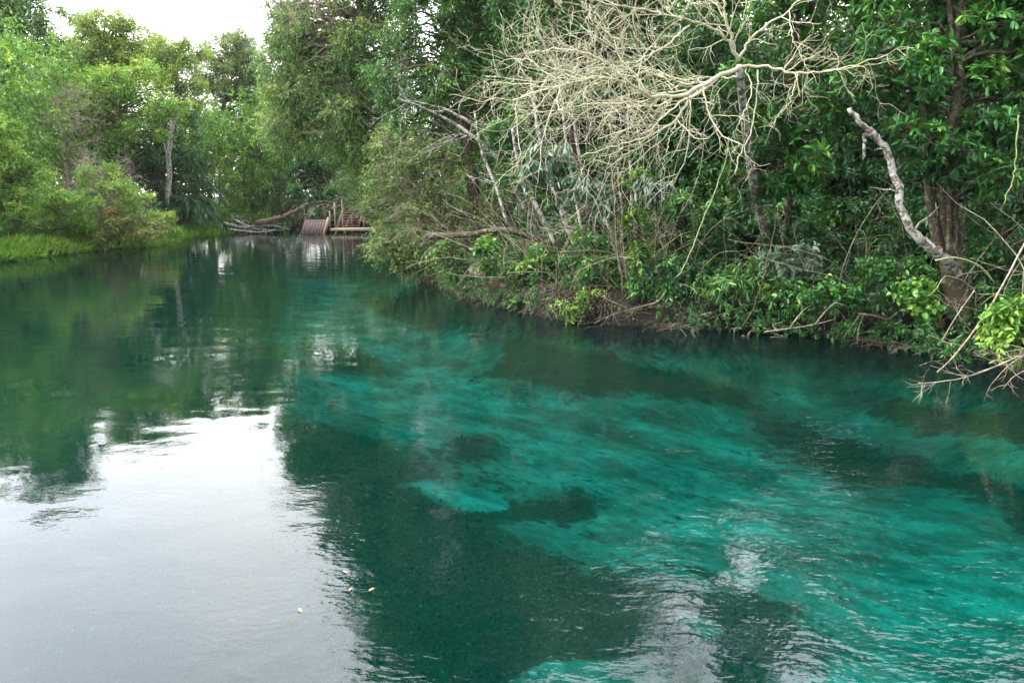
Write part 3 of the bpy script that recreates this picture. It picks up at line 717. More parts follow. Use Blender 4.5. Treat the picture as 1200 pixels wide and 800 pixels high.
tree('rosette_tree', 'glossy broad-leaved tree at the right frame edge with a cluster of mossy stems', 'tree', 13.2, [(1136, 396), (1122, 345), (1112, 300), (1105, 200), (1125, 80), (1120, -60), (1130, -220)], .12,
     [(1060, 50, 45, 34), (1110, 20, 50, 34), (1160, 50, 50, 34), (1060, 120, 36, 24), (1140, 110, 50, 26), (1190, 130, 40, 30), (1180, 10, 50, 40), (1090, -50, 70, 45), (1200, -60, 70, 60), (1040, 10, 40, 34), (1160, 150, 40, 20), (1130, -110, 60, 50), (1230, -110, 70, 60), (1250, 60, 60, 80), (1020, 95, 36, 22), (1072, 165, 30, 20, -.5), (1122, 185, 32, 20, -.6), (1100, 80, 34, 24, -.6), (1165, 200, 30, 20, -.4)],
     'gloss', 'mossy', 66, subs=22, clumps=13, tw=2, lp=8, twl=.22, size=.16, width=.34, droop=.12, up=.55, group=RG, tbias=.5, detail=2, rosette=True, twigs=True, lai=4.2,
     extra=lambda rng, TP, TR: [(smooth_path(PX(13.2, (1138, 385), (1122, 342), (1114, 306)), 8), np.linspace(.26, .17, 8))] + [(smooth_path(PX(13.2, *q), 16), np.linspace(r, r * .6, 16)) for q, r in [
         ([(1120, 340), (1098, 280), (1088, 220), (1082, 150), (1076, 60)], .085), ([(1125, 330), (1118, 260), (1122, 200), (1120, 120), (1112, 0)], .07),
         ([(1115, 320), (1106, 240, .2), (1096, 160, .3), (1102, 60, .3)], .06), ([(1120, 330), (1128, 270), (1132, 200), (1126, 130)], .04), ([(1110, 310, -.2), (1112, 240, -.2), (1108, 170, -.1)], .04)]])
tree('slender_tree', 'dark tree with mid-size leaves shading the bank behind the rosette trees', 'tree', 19, [(1010, 345, 2), (1005, 240, 1.5), (1000, 120), (1010, -60)], .14,
     [(1000, 200, 70, 40), (1060, 230, 60, 40), (920, 250, 60, 34), (1150, 220, 60, 50), (1020, 130, 70, 40), (1190, 290, 50, 40), (850, 170, 40, 50), (1180, -60, 70, 60), (900, -40, 50, 40), (830, 250, 50, 40)],
     'dark', 'mossy', 67, subs=14, clumps=10, tw=4, lp=6, twl=.34, size=.15, droop=.5, group=RG, tbias=.45, detail=1, lai=5)

tree('overhanging_tree', 'tree crown overhanging the water above the bare branches', 'tree', 15.5, [(700, 340, 4), (690, 250, 3.5), (660, 100, 2.5), (640, -60, 0)], .10,
     [(570, -70, 50, 60), (710, -70, 40, 40, -1), (585, -170, 70, 70, -1), (905, -80, 40, 50, -1.5)], 'dark', 'mossy', 68, clumps=10, tw=4, lp=6, twl=.34, size=.14, droop=.4, group=RG, tbias=.5, lai=3.6)
# arched trunk and horizontal log
polyline_thing('arched_tree', 'arched pale brown trunk bending left out of the forest above the twiggy tree', 'tree trunk',
    [PX(22, (648, 300, .6), (612, 236), (588, 190), (560, 165), (515, 135), (470, 117, -.5)), PX(22, (588, 190), (560, 150), (520, 128), (480, 118, -.3))], [.085, .06], 'pale', 71,
    spec=[dict(per_m=1.4, ratio=.35, fwd=.6, rr=.35, n=9, wander=.2, bias=(-.3, -.4, -.1), lmax=2), dict(per_m=4, ratio=.5, fwd=.8, rr=.5, n=7, wander=.25, rmin=.006), dict(per_m=4, ratio=.5, fwd=.8, rr=.6, n=5, wander=.25, rmin=.004)])
polyline_thing('horizontal_log', 'thick mossy brown log lying level over the bank beneath the slender trunks', 'log',
    [PX(20, (500, 277, 1.2), (545, 275, .5), (590, 270), (640, 284), (690, 305))], [.085], 'mossy', 72, tip=.8,
    spec=[dict(per_m=.8, ratio=.3, fwd=.8, rr=.3, n=9, wander=.2, bias=(-.5, -.2, .3), lmax=1.6, rmin=.012), dict(per_m=4, ratio=.5, fwd=.8, rr=.5, n=6, wander=.25, rmin=.005)])
for i, (lab, pts, r) in enumerate([
    ('leftmost slender brown stem rising behind the horizontal log', ((594, 262), (580, 215), (565, 180), (556, 130)), .04),
    ('slender leaning stem second from left above the horizontal log', ((652, 290), (628, 240), (610, 205), (600, 150)), .05),
    ('curved pale stem in the middle of the slender stems, passing the pale drooping leaves', ((680, 305), (655, 240), (640, 190), (630, 150), (622, 90)), .055),
    ('thin straight stem just right of the curved pale stem', ((688, 300), (676, 240), (664, 170), (655, 90)), .04),
    ('whitish stem leaning right toward the bank below the bare branches', ((735, 315), (718, 275), (698, 236), (680, 190), (670, 120)), .05),
    ('rightmost thin whitish stem of the slender group', ((752, 320), (742, 260), (738, 190), (735, 110)), .03)]):
    polyline_thing('slender_tree', lab, 'tree trunk', [PX(18 + .3 * (i % 3), *pts)], r, 'pale', 80 + i, n=18, group='slender trunks behind the log', tip=.6,
        spec=[dict(per_m=1.2, ratio=.25, fwd=.8, rr=.35, n=7, wander=.2, lmax=1.0), dict(per_m=4, ratio=.5, fwd=.8, rr=.5, n=5, wander=.25, rmin=.004)])
polyline_thing('lichened_snag', 'broken leaning trunk with white lichen blotches, a stub hanging from its top', 'dead tree',
    [PX(12.6, (1122, 325, .5), (1105, 302, .1), (1085, 285), (1062, 262), (1050, 215), (1040, 180), (1026, 160), (1012, 148), (995, 127)), PX(12.6, (1027, 160), (1014, 158), (1013, 172), (1012, 187))], [.082, .036], 'pale', 90, n=40, jitter=.2, tip=.45, spec=[dict(per_m=1.1, ratio=.2, fwd=.5, rr=.3, n=7, wander=.3, lmax=.6, rmin=.006)])
polyline_thing('hooked_branch', 'thin olive branch hooking over right of the mossy stems', 'branch', [PX(12.5, (1096, 305), (1120, 302), (1148, 312), (1166, 332))], .018, 'vine', 91, tip=.6)

# bare tree
def bare_tree():
    rng = np.random.default_rng(99); Y = 13.0
    root_p = at(915, 345, 17.6); z0 = ground_z(root_p[0], root_p[1]); root_p[2] = z0 - .1
    root = empty('bare_tree', 'leafless tree with a sunlit tangle of cream and yellow branches over the water', 'dead tree', None, (root_p[0], root_p[1], z0))
    tr_ = [root_p] + [at(900, 285, 16.6), at(884, 220, 15.4), at(874, 150, 14.0), at(866, 78, Y)]
    TP = smooth_path(tr_, 22); TR = np.linspace(.10, .06, 22); TR[:2] *= 1.3
    keep(tubes_mesh('trunk', [(TP, TR)], BM['pale'], rng, gnarl=.06), root)
    limbs = [([(866, 80, 0), (838, 92, -.1), (812, 106, -.3), (788, 113, -.5), (762, 113, -.7), (735, 98, -.9), (700, 90, -1.0), (665, 100, -1.1), (632, 108, -1.2), (600, 118, -1.2)], .048),
             ([(840, 92, -.1), (806, 120, -.4), (794, 138, -.6), (775, 153, -.8), (745, 164, -1.0), (715, 172, -1.2), (680, 184, -1.3)], .034),
             ([(796, 136, -.6), (784, 165, -.8), (774, 206, -.9)], .020),
             ([(866, 78, 0), (900, 78, -.1), (935, 86, -.3), (985, 80, -.4), (1035, 66, -.5)], .032),
             ([(866, 70, 0), (845, 40, -.2), (800, 22, -.5), (750, 12, -.8), (690, 0, -1.0)], .032),
             ([(866, 70, 0), (885, 40, -.1), (925, 12, -.2), (965, -20, -.3)], .030),
             ([(866, 72, 0), (850, 20, -.2), (845, -30, -.2), (830, -90, 0)], .035),
             ([(740, 100, -.9), (705, 70, -1.2), (665, 58, -1.4), (620, 62, -1.5)], .024),
             ([(790, 113, -.5), (745, 120, -.6), (690, 122, -.6), (640, 132, -.6), (608, 128, -.5)], .022),
             ([(870, 90, .1), (845, 90, .3), (800, 94, .5), (770, 88, .6), (725, 60, .4), (680, 30, .2)], .024),
             ([(808, 30, -.5), (770, 60, -.9), (720, 78, -1.3), (660, 82, -1.6)], .020),
             ([(875, 80, 0), (880, 110, -.3), (868, 140, -.5), (856, 165, -.5)], .014),
             ([(935, 86, -.3), (925, 120, -.5), (905, 145, -.6)], .014),
             ([(735, 60, -.8), (700, 25, -1.0), (665, -20, -1.1)], .020),
             ([(925, 12, -.2), (930, 50, -.5), (960, 100, -.7)], .014)]
    def spec_for(k): return [dict(per_m=6.2 * k, ratio=.44, fwd=.75, rr=.55, n=11, wander=.20, bias=(-.28, -.10, .05), lmin=.4, lmax=1.6, rmin=.0045, t0=.12, tip=.45),
            dict(per_m=6.2, ratio=.58, fwd=.8, rr=.58, n=9, wander=.2, rmin=.0036, lmin=.2, lmax=.8, tip=.5),
            dict(per_m=4.5, ratio=.5, fwd=.8, rr=.7, n=6, wander=.24, rmin=.0024, lmin=.12, lmax=.4, tip=.6)]
    for q, r in limbs:
        P = smooth_path(PX(Y, *q), 26); P[1:-1] += rng.normal(size=(24, 3)) * .012
        r *= .78; R = np.linspace(r, r * .3, 26); items = [(P, R)]
        low = min(1, max(.35, (190 - np.mean([a[1] for a in q])) / 90))
        grow(rng, items, P, R, 0, spec_for(low))
        keep(tubes_mesh('limb', items, BM['bare'], rng), root)
bare_tree()

# ------------------------------------------------------------------ dense forest behind (reads as one mass)
def forest_mass(name, label, path, depth, hz, n, size, leaf, seed, tb=.35, gap=0.0, znear=0.2):
    rng = np.random.default_rng(seed)
    path = np.array(path, float); seg = np.linalg.norm(np.diff(path, axis=0), axis=1); cum = np.concatenate([[0], np.cumsum(seg)])
    t = rng.uniform(0, cum[-1], n); i = np.clip(np.searchsorted(cum, t) - 1, 0, len(seg) - 1); f = (t - cum[i]) / seg[i]
    p = path[i] + (path[i + 1] - path[i]) * f[:, None]
    d = unit(path[i + 1] - path[i]); nrm = np.stack([d[:, 1], -d[:, 0]], 1)
    off = depth[0] + (depth[1] - depth[0]) * rng.uniform(0, 1, n)
    z = znear + rng.uniform(0, 1, n) ** .9 * (hz + 1.5 * wob(p[:, 0] * 1.5, p[:, 1] * 1.5) - znear)
    c = np.concatenate([p + nrm * off[:, None], z[:, None]], 1)
    g = wob(c[:, 0] * 2.2 + c[:, 2], c[:, 1] * 2.2 - c[:, 2] * 1.7)
    c = c[g > gap]
    a = unit(rng.normal(size=c.shape)); A = sprays(rng, c, a, 4, 6, .5 * size / .16, size, .4, .4, .5, 1.0, np.clip(rng.normal(tb, .15, len(c)), 0, 1))
    return tag(leaves_mesh(name, *A, LM[leaf], None, 1), label, kind='stuff')
bank = [np.array(p) for p in sr]
rp = [bank[1] + [2, 2]] + [b for b in bank[3:]] + [np.array([8.6, 6.0]), np.array([10.5, -2.0])]
rp = np.array(rp)
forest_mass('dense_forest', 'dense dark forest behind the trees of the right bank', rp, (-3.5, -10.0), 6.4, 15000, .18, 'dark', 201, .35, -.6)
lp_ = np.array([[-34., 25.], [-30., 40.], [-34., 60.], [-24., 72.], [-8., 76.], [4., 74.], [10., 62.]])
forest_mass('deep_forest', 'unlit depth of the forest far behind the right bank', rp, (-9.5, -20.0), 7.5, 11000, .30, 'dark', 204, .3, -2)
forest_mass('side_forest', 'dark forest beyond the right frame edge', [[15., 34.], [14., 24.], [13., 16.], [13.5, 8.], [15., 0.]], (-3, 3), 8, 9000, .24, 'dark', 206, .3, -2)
forest_mass('tall_forest', 'leafy mass behind the drooping tree at the tip of the right bank', [rp[0] + [-1.5, 6], rp[0] + [1.5, 3], rp[1] + [1, 2], rp[2] + [1.5, 2], rp[3] + [1, 3]], (0, -5), 12.5, 12000, .2, 'mid', 205, .3, -2)
forest_mass('distant_forest', 'hazy mass of trees closing the view beyond the far bank', lp_, (-5, 6), 11, 11000, .30, 'fresh', 202, .35, -2, 0)
forest_mass('distant_forest', 'tall mass of trees rising behind the dock and the bank tip', [[-24., 77.], [-14., 78.], [0., 80.], [8., 66.], [12., 50.], [15., 38.]], (-4, 5), 15.5, 11000, .30, 'fresh', 203, .3, -.28, 0)

# haze: the far trees are slightly pale
m, nt, out = new_mat('river_air_haze')
hv = nt.nodes.new('ShaderNodeVolumePrincipled'); hv.inputs['Density'].default_value = .00014
hv.inputs['Color'].default_value = (.93, .97, .93, 1); hv.inputs['Anisotropy'].default_value = .2
nt.links.new(hv.outputs[0], out.inputs['Volume'])
hb, hf = box_arr((0, 0, 9.5), (2400, 2400, 29))
tag(mesh_np('haze', hb, hf, np.full(6, 4), m, smooth=False), 'thin pale haze in the air over the river', kind='stuff')

# shrubs and seedlings on the bank slope
SG = 'shrubs on the right bank slope'
def shrub(name, label, px, py, Y, blobs, leaf, seed, size=.11, tw=3, lp=6, width=.45, droop=.35, twl=.26, subs=9, clumps=7, tb=.5, det=2, rosette=False, cat='shrub', group=SG, lai=3.0):
    return tree(name, label, cat, Y, [(px, py), (px + 2, py - 22), (px + 3, py - 40)], .018, blobs, leaf, 'mossy', seed, subs=subs, clumps=clumps, tw=tw, lp=lp, twl=twl,
                size=size, width=width, droop=droop, group=group, detail=det, tbias=tb, crown_name='foliage', trunk_name='stem', limb_r=.009, rosette=rosette, twigs=True, gnarl=0, lai=lai)
shrub('broadleaf_shrub', 'shrub with big pointed leaves just below the horizontal log', 615, 350, 18.5, [(575, 302, 26, 18), (615, 305, 28, 20), (640, 320, 22, 16)], 'mid', 301, .17, width=.5, tb=.6)
shrub('small_leafed_shrub', 'small-leaved shrub at the left end of the right bank near the water', 555, 330, 21, [(530, 300, 26, 20), (550, 318, 28, 18), (575, 330, 22, 14)], 'mid', 302, .09)
shrub('bright_leafed_shrub', 'bright fresh-green seedling at the water below the fallen brown stump', 672, 368, 16.2, [(668, 362, 20, 12), (690, 355, 18, 12)], 'fresh', 303, .07, tb=.45, lai=2)
shrub('yellow_spotted_shrub', 'mixed green shrub with a few yellow leaves above the root tangle', 710, 355, 17, [(700, 320, 26, 22), (730, 330, 26, 22), (690, 340, 24, 14)], 'mid', 304, .10, tb=.65)
shrub('drooping_shrub', 'drooping dark shrub right of the yellow spotted one', 775, 355, 16.2, [(770, 310, 26, 24), (795, 330, 24, 20), (755, 340, 20, 14)], 'dark', 305, .13, droop=.7, tb=.6)
shrub('climbing_vine', 'light green climbing vine hanging down in the centre of the bank', 742, 330, 16.5, [(748, 220, 10, 22), (744, 262, 10, 24), (750, 298, 10, 18)], 'lime', 306, .08, width=.7, cat='vine', tb=.3, group=None)
shrub('silver_leafed_shrub', 'small shrub with silvery upturned leaves left of the green thicket', 925, 345, 14.6, [(912, 306, 14, 12), (938, 300, 16, 12)], 'pale', 307, .15, tb=.75)
shrub('round_leafed_shrub', 'low mound of bright round leaves above the twigs at mid right', 975, 365, 14.0, [(962, 345, 26, 14), (992, 340, 24, 14), (930, 342, 20, 14)], 'gloss', 308, .10, width=.6, tb=.5)
shrub('leafy_thicket', 'leafy thicket left of the lichened snag foot', 1050, 365, 13.6, [(1030, 320, 28, 20), (1060, 325, 26, 20), (1040, 345, 24, 12)], 'gloss', 309, .11, tb=.35)
shrub('heart_leafed_plant', 'little plant with a few heart-shaped leaves beside the snag foot', 1075, 375, 12.9, [(1072, 345, 12, 12), (1085, 352, 10, 8)], 'gloss', 310, .12, width=.8, tb=.7, subs=6, clumps=5)
shrub('lance_leafed_shrub', 'shrub with long narrow drooping leaves left of the round-leaved mound', 880, 355, 15.2, [(870, 320, 26, 20), (895, 335, 22, 16), (850, 335, 22, 16)], 'mid', 311, .17, width=.22, droop=.6, tb=.4)
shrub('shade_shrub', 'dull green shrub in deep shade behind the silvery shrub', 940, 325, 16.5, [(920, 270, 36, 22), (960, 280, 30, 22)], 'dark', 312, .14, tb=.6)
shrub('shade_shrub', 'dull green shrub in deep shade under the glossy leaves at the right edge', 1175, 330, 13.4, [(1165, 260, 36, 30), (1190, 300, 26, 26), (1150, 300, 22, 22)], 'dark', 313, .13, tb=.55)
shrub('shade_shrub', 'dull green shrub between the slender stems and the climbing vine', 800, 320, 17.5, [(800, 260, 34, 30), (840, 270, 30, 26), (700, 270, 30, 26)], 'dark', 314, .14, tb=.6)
shrub('waterside_sapling', 'fresh green sapling at the right edge leaning over the dead twigs', 1215, 420, 10.6, [(1186, 374, 18, 12), (1200, 392, 18, 14), (1178, 400, 14, 8), (1210, 365, 18, 12)], 'fresh', 315, .12, tb=.3, width=.42, group=None, lai=1.3)
shrub('fern_like_shrub', 'feathery olive shrub at the tip of the right bank beside the calm water', 500, 312, 25, [(470, 300, 26, 14), (495, 308, 26, 14), (520, 318, 24, 14), (450, 285, 20, 14)], 'olive', 316, .09, tb=.5)
shrub('hanging_leaf_sapling', 'sapling with pale hanging leaves, left of two, below the bare branches', 652, 290, 16.6, [(620, 196, 22, 14), (642, 178, 24, 12)], 'pale', 317, .20, width=.3, droop=1.2, tb=.6, group='pale hanging-leaf saplings', subs=7)
shrub('hanging_leaf_sapling', 'sapling with pale hanging leaves, right of two, near the slender stems', 712, 300, 16.4, [(680, 208, 22, 14), (700, 222, 16, 12), (770, 215, 16, 14)], 'pale', 318, .20, width=.3, droop=1.2, tb=.6, group='pale hanging-leaf saplings', subs=7)

# ground cover on both banks
def cover(name, label, pts, depth, n, size, leaf, seed, tb=.45, width=.4, det=1, hmax=.5, droop=.3):
    rng = np.random.default_rng(seed)
    path = np.array(pts, float); seg = np.linalg.norm(np.diff(path, axis=0), axis=1); cum = np.concatenate([[0], np.cumsum(seg)])
    t = rng.uniform(0, cum[-1], n); i = np.clip(np.searchsorted(cum, t) - 1, 0, len(seg) - 1); f = (t - cum[i]) / seg[i]
    p = path[i] + (path[i + 1] - path[i]) * f[:, None]; d = unit(path[i + 1] - path[i]); nr = np.stack([-d[:, 1], d[:, 0]], 1)
    p = p + nr * (depth[0] + (depth[1] - depth[0]) * rng.uniform(0, 1, n) ** 1.3)[:, None]
    z = height(p[:, 0], p[:, 1]); g = wob(p[:, 0] * 3, p[:, 1] * 3)
    ok = (z > .12) & (g > -.25); p, z = p[ok], z[ok]
    c = np.concatenate([p, (z + rng.uniform(0, hmax, len(z)) ** 1.0)[:, None]], 1)
    A = sprays(rng, c, np.tile([0, 0, 1.0], (len(c), 1)), 3, 6, size * 1.8, size, droop, width, .6, .8, np.clip(rng.normal(tb, .2, len(c)), 0, 1))
    return tag(leaves_mesh(name, *A, LM[leaf], None, det), label, kind='stuff')
bp = np.array([np.array(p) for p in sr])
cover('ground_cover', 'low leafy ground cover on the right bank slope', bp, (.8, 3.8), 7500, .10, 'gloss', 401, .25, det=2, hmax=.6)
def edge_plants(name, label, pts, n, size, leaf, seed, tb):
    rng = np.random.default_rng(seed)
    path = np.array(pts, float); seg = np.linalg.norm(np.diff(path, axis=0), axis=1); cum = np.concatenate([[0], np.cumsum(seg)])
    t = rng.uniform(0, cum[-1], n); i = np.clip(np.searchsorted(cum, t) - 1, 0, len(seg) - 1); f = (t - cum[i]) / seg[i]
    p = path[i] + (path[i + 1] - path[i]) * f[:, None]; d = unit(path[i + 1] - path[i]); nr = np.stack([-d[:, 1], d[:, 0]], 1)
    off = rng.uniform(-.25, .9, n); p = p + nr * off[:, None]
    z = np.maximum(height(p[:, 0], p[:, 1]), 0) + rng.uniform(.12, .6, n) ** 1.2
    g = wob(p[:, 0] * 2.3 + 4, p[:, 1] * 2.3); ok = (g > .18); p, z, nr = p[ok], z[ok], nr[ok]
    c = np.concatenate([p, z[:, None]], 1); ax = unit(np.concatenate([-nr * .7, np.full((len(p), 1), .1)], 1))
    A = sprays(rng, c, ax, 3, 7, size * 2.6, size, .7, .42, .6, .8, np.clip(rng.normal(tb, .2, len(c)), 0, 1))
    return tag(leaves_mesh(name, *[a[A[0][:, 2] > .03] for a in A], LM[leaf], None, 2), label, kind='stuff')
edge_plants('waterline_plants', 'small leafy plants hanging over the right waterline', bp, 900, .10, 'gloss', 405, .3)
edge_plants('waterline_herbs', 'small-leaved dull herbs hanging over the right waterline', bp, 2400, .06, 'mid', 406, .25)
cover('leaf_litter', 'brown fallen leaves scattered on the right bank', bp, (.1, 3.0), 900, .06, 'straw', 402, .2, hmax=.03, droop=0)
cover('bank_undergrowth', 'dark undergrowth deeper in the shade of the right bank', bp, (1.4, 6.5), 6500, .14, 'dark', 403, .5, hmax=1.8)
lpth = np.array([[-27., 18.]] + [list(q) for q in sl[:6]])
def lcover(*a, **k): return cover(*a, **k)
cover('left_undergrowth', 'lush low greenery along the left bank', lpth, (1.2, 7.0), 3000, .22, 'mid', 404, .55, hmax=1.3)

# grass on the left bank
rng = np.random.default_rng(410)
def grass(name, label, pts, depth, n, hgt, seed):
    rng = np.random.default_rng(seed)
    path = np.array(pts, float); seg = np.linalg.norm(np.diff(path, axis=0), axis=1); cum = np.concatenate([[0], np.cumsum(seg)])
    t = rng.uniform(0, cum[-1], n); i = np.clip(np.searchsorted(cum, t) - 1, 0, len(seg) - 1); f = (t - cum[i]) / seg[i]
    p = path[i] + (path[i + 1] - path[i]) * f[:, None]; d = unit(path[i + 1] - path[i]); nr = np.stack([-d[:, 1], d[:, 0]], 1)
    p = p + nr * rng.uniform(depth[0], depth[1], n)[:, None] + rng.normal(size=(n, 2)) * .08
    z = np.maximum(height(p[:, 0], p[:, 1]), -.02)
    c = np.concatenate([p, z[:, None]], 1)
    D = unit(rng.normal(size=(n, 3)) * .55 + [0, 0, 1.0]); N = unit(rng.normal(size=(n, 3)))
    hh = hgt * rng.uniform(.5, 1.3, n) * (1 + .4 * wob(p[:, 0] * 2, p[:, 1] * 2))
    return tag(leaves_mesh(name, c, D, N, hh, .16, np.clip(rng.normal(.5, .2, n), 0, 1), LM['fresh'], None, 1, curl=.5), label, kind='stuff')
grass('bank_grass', 'bright green grass and low herbs along the left waterline', lpth, (-.5, 2.2), 70000, .38, 411)

# ------------------------------------------------------------------ roots, fallen branches, lianas
RSP = [dict(per_m=2.2, ratio=.4, fwd=.8, rr=.5, n=7, wander=.25, rmin=.005, lmax=.6), dict(per_m=3, ratio=.5, fwd=.8, rr=.6, n=5, wander=.25, rmin=.004)]
polyline_thing('fallen_stump', 'dark broken stump lying down the tip of the right bank into the water', 'log', [PX(18.6, (556, 316, .6), (580, 330), (600, 345), (612, 352, -.3))], .16, 'mossy', 501, tip=.8)
polyline_thing('fallen_branch', 'long pale dead branch lying along the bank left of centre, forked toward the water', 'branch', [PX(15.4, (780, 342), (770, 354), (748, 360), (720, 368), (696, 378, -.2)), PX(15.4, (748, 360), (735, 372), (722, 376, -.2))], [.028, .018], 'root', 502, spec=RSP)
polyline_thing('fallen_branch', 'arched thin branch below the big pointed leaves, curving to the right', 'branch', [PX(16.8, (595, 320), (635, 319), (655, 324), (668, 336))], .018, 'root', 503, spec=RSP)
polyline_thing('fallen_branch', 'long pale twig lying just above the water below the round-leaved mound', 'branch', [PX(13.5, (896, 389, -.1), (925, 385), (955, 380), (978, 374)), PX(13.5, (925, 385), (940, 365), (950, 358)), PX(13.5, (955, 380), (970, 362), (982, 352))], [.016, .012, .012], 'twig', 504, spec=RSP)
polyline_thing('exposed_root', 'thick wavy root crossing the soil bank left of the snag', 'root', [PX(13.4, (1006, 368), (1025, 370), (1040, 374), (1052, 367), (1060, 366)), PX(13.4, (1008, 369), (1000, 380), (988, 396, -.2)), PX(13.3, (1012, 370), (1006, 386), (1005, 398, -.2))], [.024, .016, .014], 'root', 505, tip=.6)
polyline_thing('dead_twigs', 'leafless twig fan reaching over the water at the bottom right of the bank', 'branch', [PX(10.4, (1260, 400), (1200, 416, -.3), (1150, 436, -.6), (1112, 446, -.7), (1076, 449, -.8)), PX(10.3, (1150, 436, -.6), (1128, 440, -.6), (1090, 428, -.5)), PX(10.3, (1200, 416, -.3), (1180, 430, -.5), (1160, 452, -.7)), PX(10.2, (1230, 420), (1190, 440, -.5), (1175, 456, -.6)), PX(10.3, (1220, 405), (1180, 412, -.2), (1150, 415, -.3))], [.014, .008, .008, .009, .008], 'twig', 506,
    spec=[dict(per_m=6, ratio=.3, fwd=.9, rr=.6, n=6, wander=.2, rmin=.004, lmax=.4), dict(per_m=5, ratio=.5, fwd=.8, rr=.6, n=4, wander=.2, rmin=.003)])
polyline_thing('leaning_pole', 'thin straight dead stem leaning from the right edge down to the water', 'branch', [PX(11, (1204, 280), (1160, 360), (1120, 415, -.2), (1098, 436, -.4))], .015, 'twig', 507, tip=.6, spec=[dict(per_m=1.5, ratio=.2, fwd=.9, rr=.5, n=5, wander=.15, rmin=.004)])
polyline_thing('leaning_pole', 'short thin stem leaning at the foot of the snag', 'branch', [PX(11.8, (1142, 340), (1120, 372), (1102, 402))], .012, 'twig', 508, tip=.6)
for i, (lab, pts, r, bk) in enumerate([
    ('long reddish liana slanting down into the water at the middle of the bank', (16, (802, 236), (788, 275), (772, 320), (758, 365), (748, 398, -.4), (715, 394, -.6)), .010, 'rust'),
    ('pale liana bending down from the bare branches to the shrubs', (14.2, (854, 160), (850, 190), (838, 225), (822, 262), (808, 300), (792, 325)), .013, 'vine'),
    ('crooked cream liana hanging under the right end of the bare branches', (13.2, (888, 82), (886, 120), (878, 160), (866, 185), (862, 205)), .013, 'bare'),
    ('thin brown liana falling straight right of the dark trunk', (14.4, (912, 240), (905, 280), (895, 320), (884, 358), (868, 384)), .009, 'rust'),
    ('yellow-green liana hanging at the right frame edge', (11.8, (1194, 135), (1190, 170), (1188, 205), (1176, 240)), .013, 'vine'),
    ('thin pale liana left of the pale bending liana', (14.6, (826, 150), (822, 190), (812, 225), (798, 250)), .008, 'twig'),
    ('pair of thin grey lianas beside the climbing vine', (16, (716, 190), (720, 235), (722, 280), (726, 322)), .008, 'twig'),
    ('slanted short brown stick leaning among the shrubs left of the vine', (16.2, (776, 250), (768, 272), (760, 290)), .010, 'rust')]):
    polyline_thing('liana', lab, 'liana', [PX(pts[0], *pts[1:])] + ([PX(pts[0] + .1, *[(q[0] + 8, q[1] + 6) for q in pts[1:]])] if 'pair' in lab else []), r, bk, 520 + i, n=20, tip=.7, group='lianas of the right bank', jitter=.8)

def rootlets():
    rng = np.random.default_rng(560); items = []
    path = bp[2:]; seg = np.linalg.norm(np.diff(path, axis=0), axis=1); cum = np.concatenate([[0], np.cumsum(seg)])
    for _ in range(1700):
        t = rng.uniform(0, cum[-1]) ; i = min(np.searchsorted(cum, t) - 1, len(seg) - 1); i = max(i, 0); f = (t - cum[i]) / seg[i]
        p = path[i] + (path[i + 1] - path[i]) * f; d = unit(path[i + 1] - path[i]); nr = np.array([-d[1], d[0]])
        q = p + nr * rng.uniform(-.1, .7); z = max(ground_z(q[0], q[1]), .02)
        if wob(q[0] * 2, q[1] * 2) < -.3: continue
        L = rng.uniform(.3, 1.15)
        dirn = np.array([-nr[0], -nr[1], 0]) * rng.uniform(.1, 1) + np.array([d[0], d[1], 0]) * rng.normal() * .8 + [0, 0, rng.uniform(-.3, .5)]
        P, R = branch(rng, [q[0], q[1], z + .03], dirn, L, rng.uniform(.004, .012), 8, .25, -.14)
        P[:, 2] = np.maximum(P[:, 2], -.12)
        items.append((P, R))
    tag(tubes_mesh('root_fringe', items, BM['root'], rng), 'fringe of thin bare roots and twigs along the right waterline', kind='stuff')
rootlets()
def big_roots(name, label, px, py, Y, n, seed, L=1.0):
    rng = np.random.default_rng(seed); b = at(px, py, Y); b[2] = max(ground_z(b[0], b[1]), .05) + .05; items = []
    for k in range(n):
        a = pi + rng.uniform(-1.6, 1.6) + .4
        d = np.array([cos(a), sin(a) * 1.0, rng.uniform(-.2, .5)])
        P, R = branch(rng, b + rng.normal(size=3) * [.25, .15, .08], d, L * rng.uniform(.6, 1.3), rng.uniform(.006, .016), 12, .26, -.10)
        P[:, 2] = np.maximum(P[:, 2], -.15); items.append((P, R)); grow(rng, items, P, R, 0, RSP[:1])
    tag(tubes_mesh(name, items, BM['root'], rng), label, 'roots', 'root tangles at the right waterline')
big_roots('root_tangle', 'pale root tangle at the tip of the bank beside the fallen stump', 556, 342, 20.5, 22, 571, 1.1)
big_roots('root_tangle', 'thick grey root tangle under the yellow spotted shrub', 690, 366, 16.6, 30, 572, .9)
big_roots('root_tangle', 'sparse root tangle under the drooping shrub at mid bank', 800, 376, 15.4, 18, 573, .8)
big_roots('root_tangle', 'root tangle directly below the silvery shrub', 900, 380, 14.6, 14, 574, .7)
big_roots('root_tangle', 'dark root tangle at the foot of the mossy stems', 1125, 405, 12.4, 16, 575, .8)

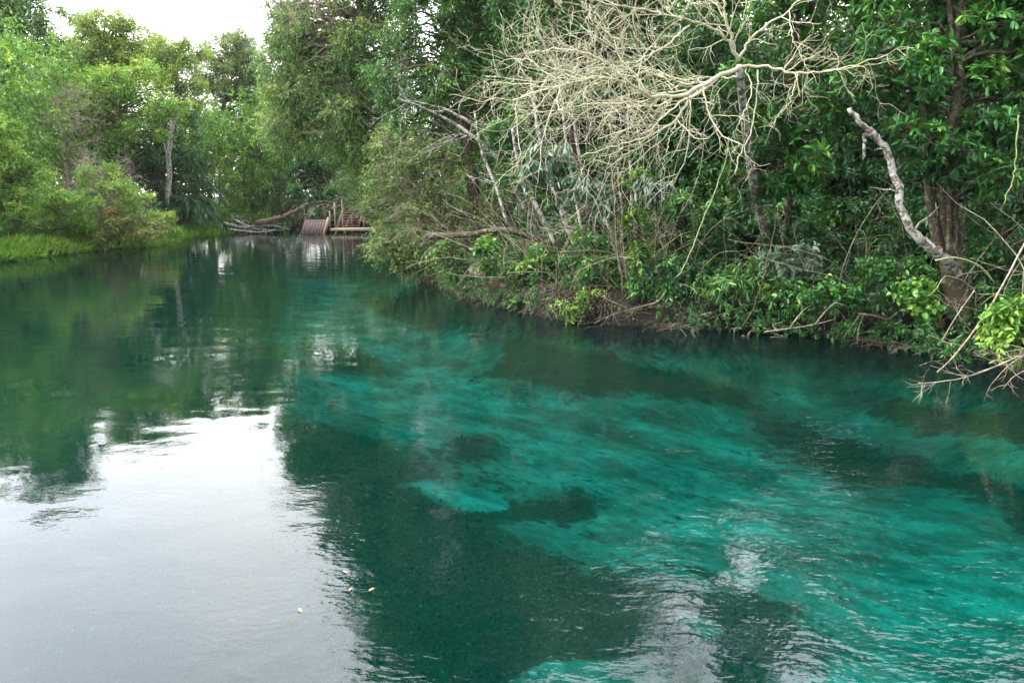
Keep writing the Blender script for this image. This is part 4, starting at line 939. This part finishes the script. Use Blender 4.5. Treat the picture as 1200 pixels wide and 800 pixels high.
def thin_stems():
    rng = np.random.default_rng(590); items = []
    path = bp[2:]; seg = np.linalg.norm(np.diff(path, axis=0), axis=1); cum = np.concatenate([[0], np.cumsum(seg)])
    for _ in range(420):
        t = rng.uniform(0, cum[-1]); i = max(min(np.searchsorted(cum, t) - 1, len(seg) - 1), 0); f = (t - cum[i]) / seg[i]
        p = path[i] + (path[i + 1] - path[i]) * f; d = unit(path[i + 1] - path[i]); nr = np.array([-d[1], d[0]])
        q = p + nr * rng.uniform(.2, 3.2); z = ground_z(q[0], q[1])
        if z < .1: continue
        L = rng.uniform(.8, 3.6)
        dirn = np.array([-nr[0], -nr[1], 0]) * rng.uniform(-.2, .9) + np.array([d[0], d[1], 0]) * rng.normal() * .5 + [0, 0, 1.0]
        P, R = branch(rng, [q[0], q[1], z - .05], dirn, L, rng.uniform(.004, .013), 14, .12, rng.uniform(-.09, .02), .4)
        P[:, 2] = np.maximum(P[:, 2], -.1)
        items.append((P, R)); grow(rng, items, P, R, 0, [dict(per_m=1.6, ratio=.3, fwd=.8, rr=.6, n=7, wander=.2, rmin=.003, lmax=.8)])
    tag(tubes_mesh('thin_stem_thicket', items, BM['twig'], rng), 'thicket of thin bare stems standing among the shrubs of the right bank', kind='stuff')
thin_stems()

# ------------------------------------------------------------------ under and on the water
def weed_bed():
    rng = np.random.default_rng(601); n = 130000
    X = rng.uniform(-7, 8, n); Y = rng.uniform(3.0, 15, n)
    keepm = rng.uniform(0, 1, n) < np.clip((16 - Y) / 12, .25, 1); X, Y = X[keepm], Y[keepm]
    Z = height(X, Y); P = np.stack([X, Y, Z], 1)
    w = weed_val(P) + .3 * wob(X * 3, Y * 3); ok = (w > .45) & (Z < -.5); P = P[ok]; n = len(P)
    P[:, 2] += rng.uniform(0, .12, n)
    D = unit(rng.normal(size=(n, 3)) * [1, 1, .5] + [.6, -.2, .35]); N = unit(rng.normal(size=(n, 3)) * .5 + [0, 0, 1])
    Z = None; tag(leaves_mesh('water_weed', P, D, N, rng.uniform(.03, .075, n), .45, np.clip(rng.normal(.35, .28, n), 0, 1), LM['weed'], None, 1), 'dark water weed growing on the river bed', kind='stuff')
weed_bed()
for i, (lab, px, py, s_) in enumerate([
    ('pale yellow leaf floating near the edge of the sky reflection', 406, 671, .05), ('small cream leaf floating just below another pale leaf', 412, 688, .045),
    ('cream leaf floating right of the sky reflection', 432, 692, .055), ('narrow pale leaf adrift at the bottom of the dark reflection', 350, 712, .06)]):
    c = gp(px, py, .004); rng = np.random.default_rng(610 + i); a = rng.uniform(0, 6.28)
    o = leaves_mesh('floating_leaf', np.array([[0, 0, 0.0]]), np.array([[cos(a), sin(a), 0.]]), np.array([[0, 0, 1.]]), np.array([s_]), np.array([.4]), np.array([.95]), LM['straw'], None, 2, .12, .02)
    o.location = tuple(c); tag(o, lab, 'leaf', 'leaves floating on the river')
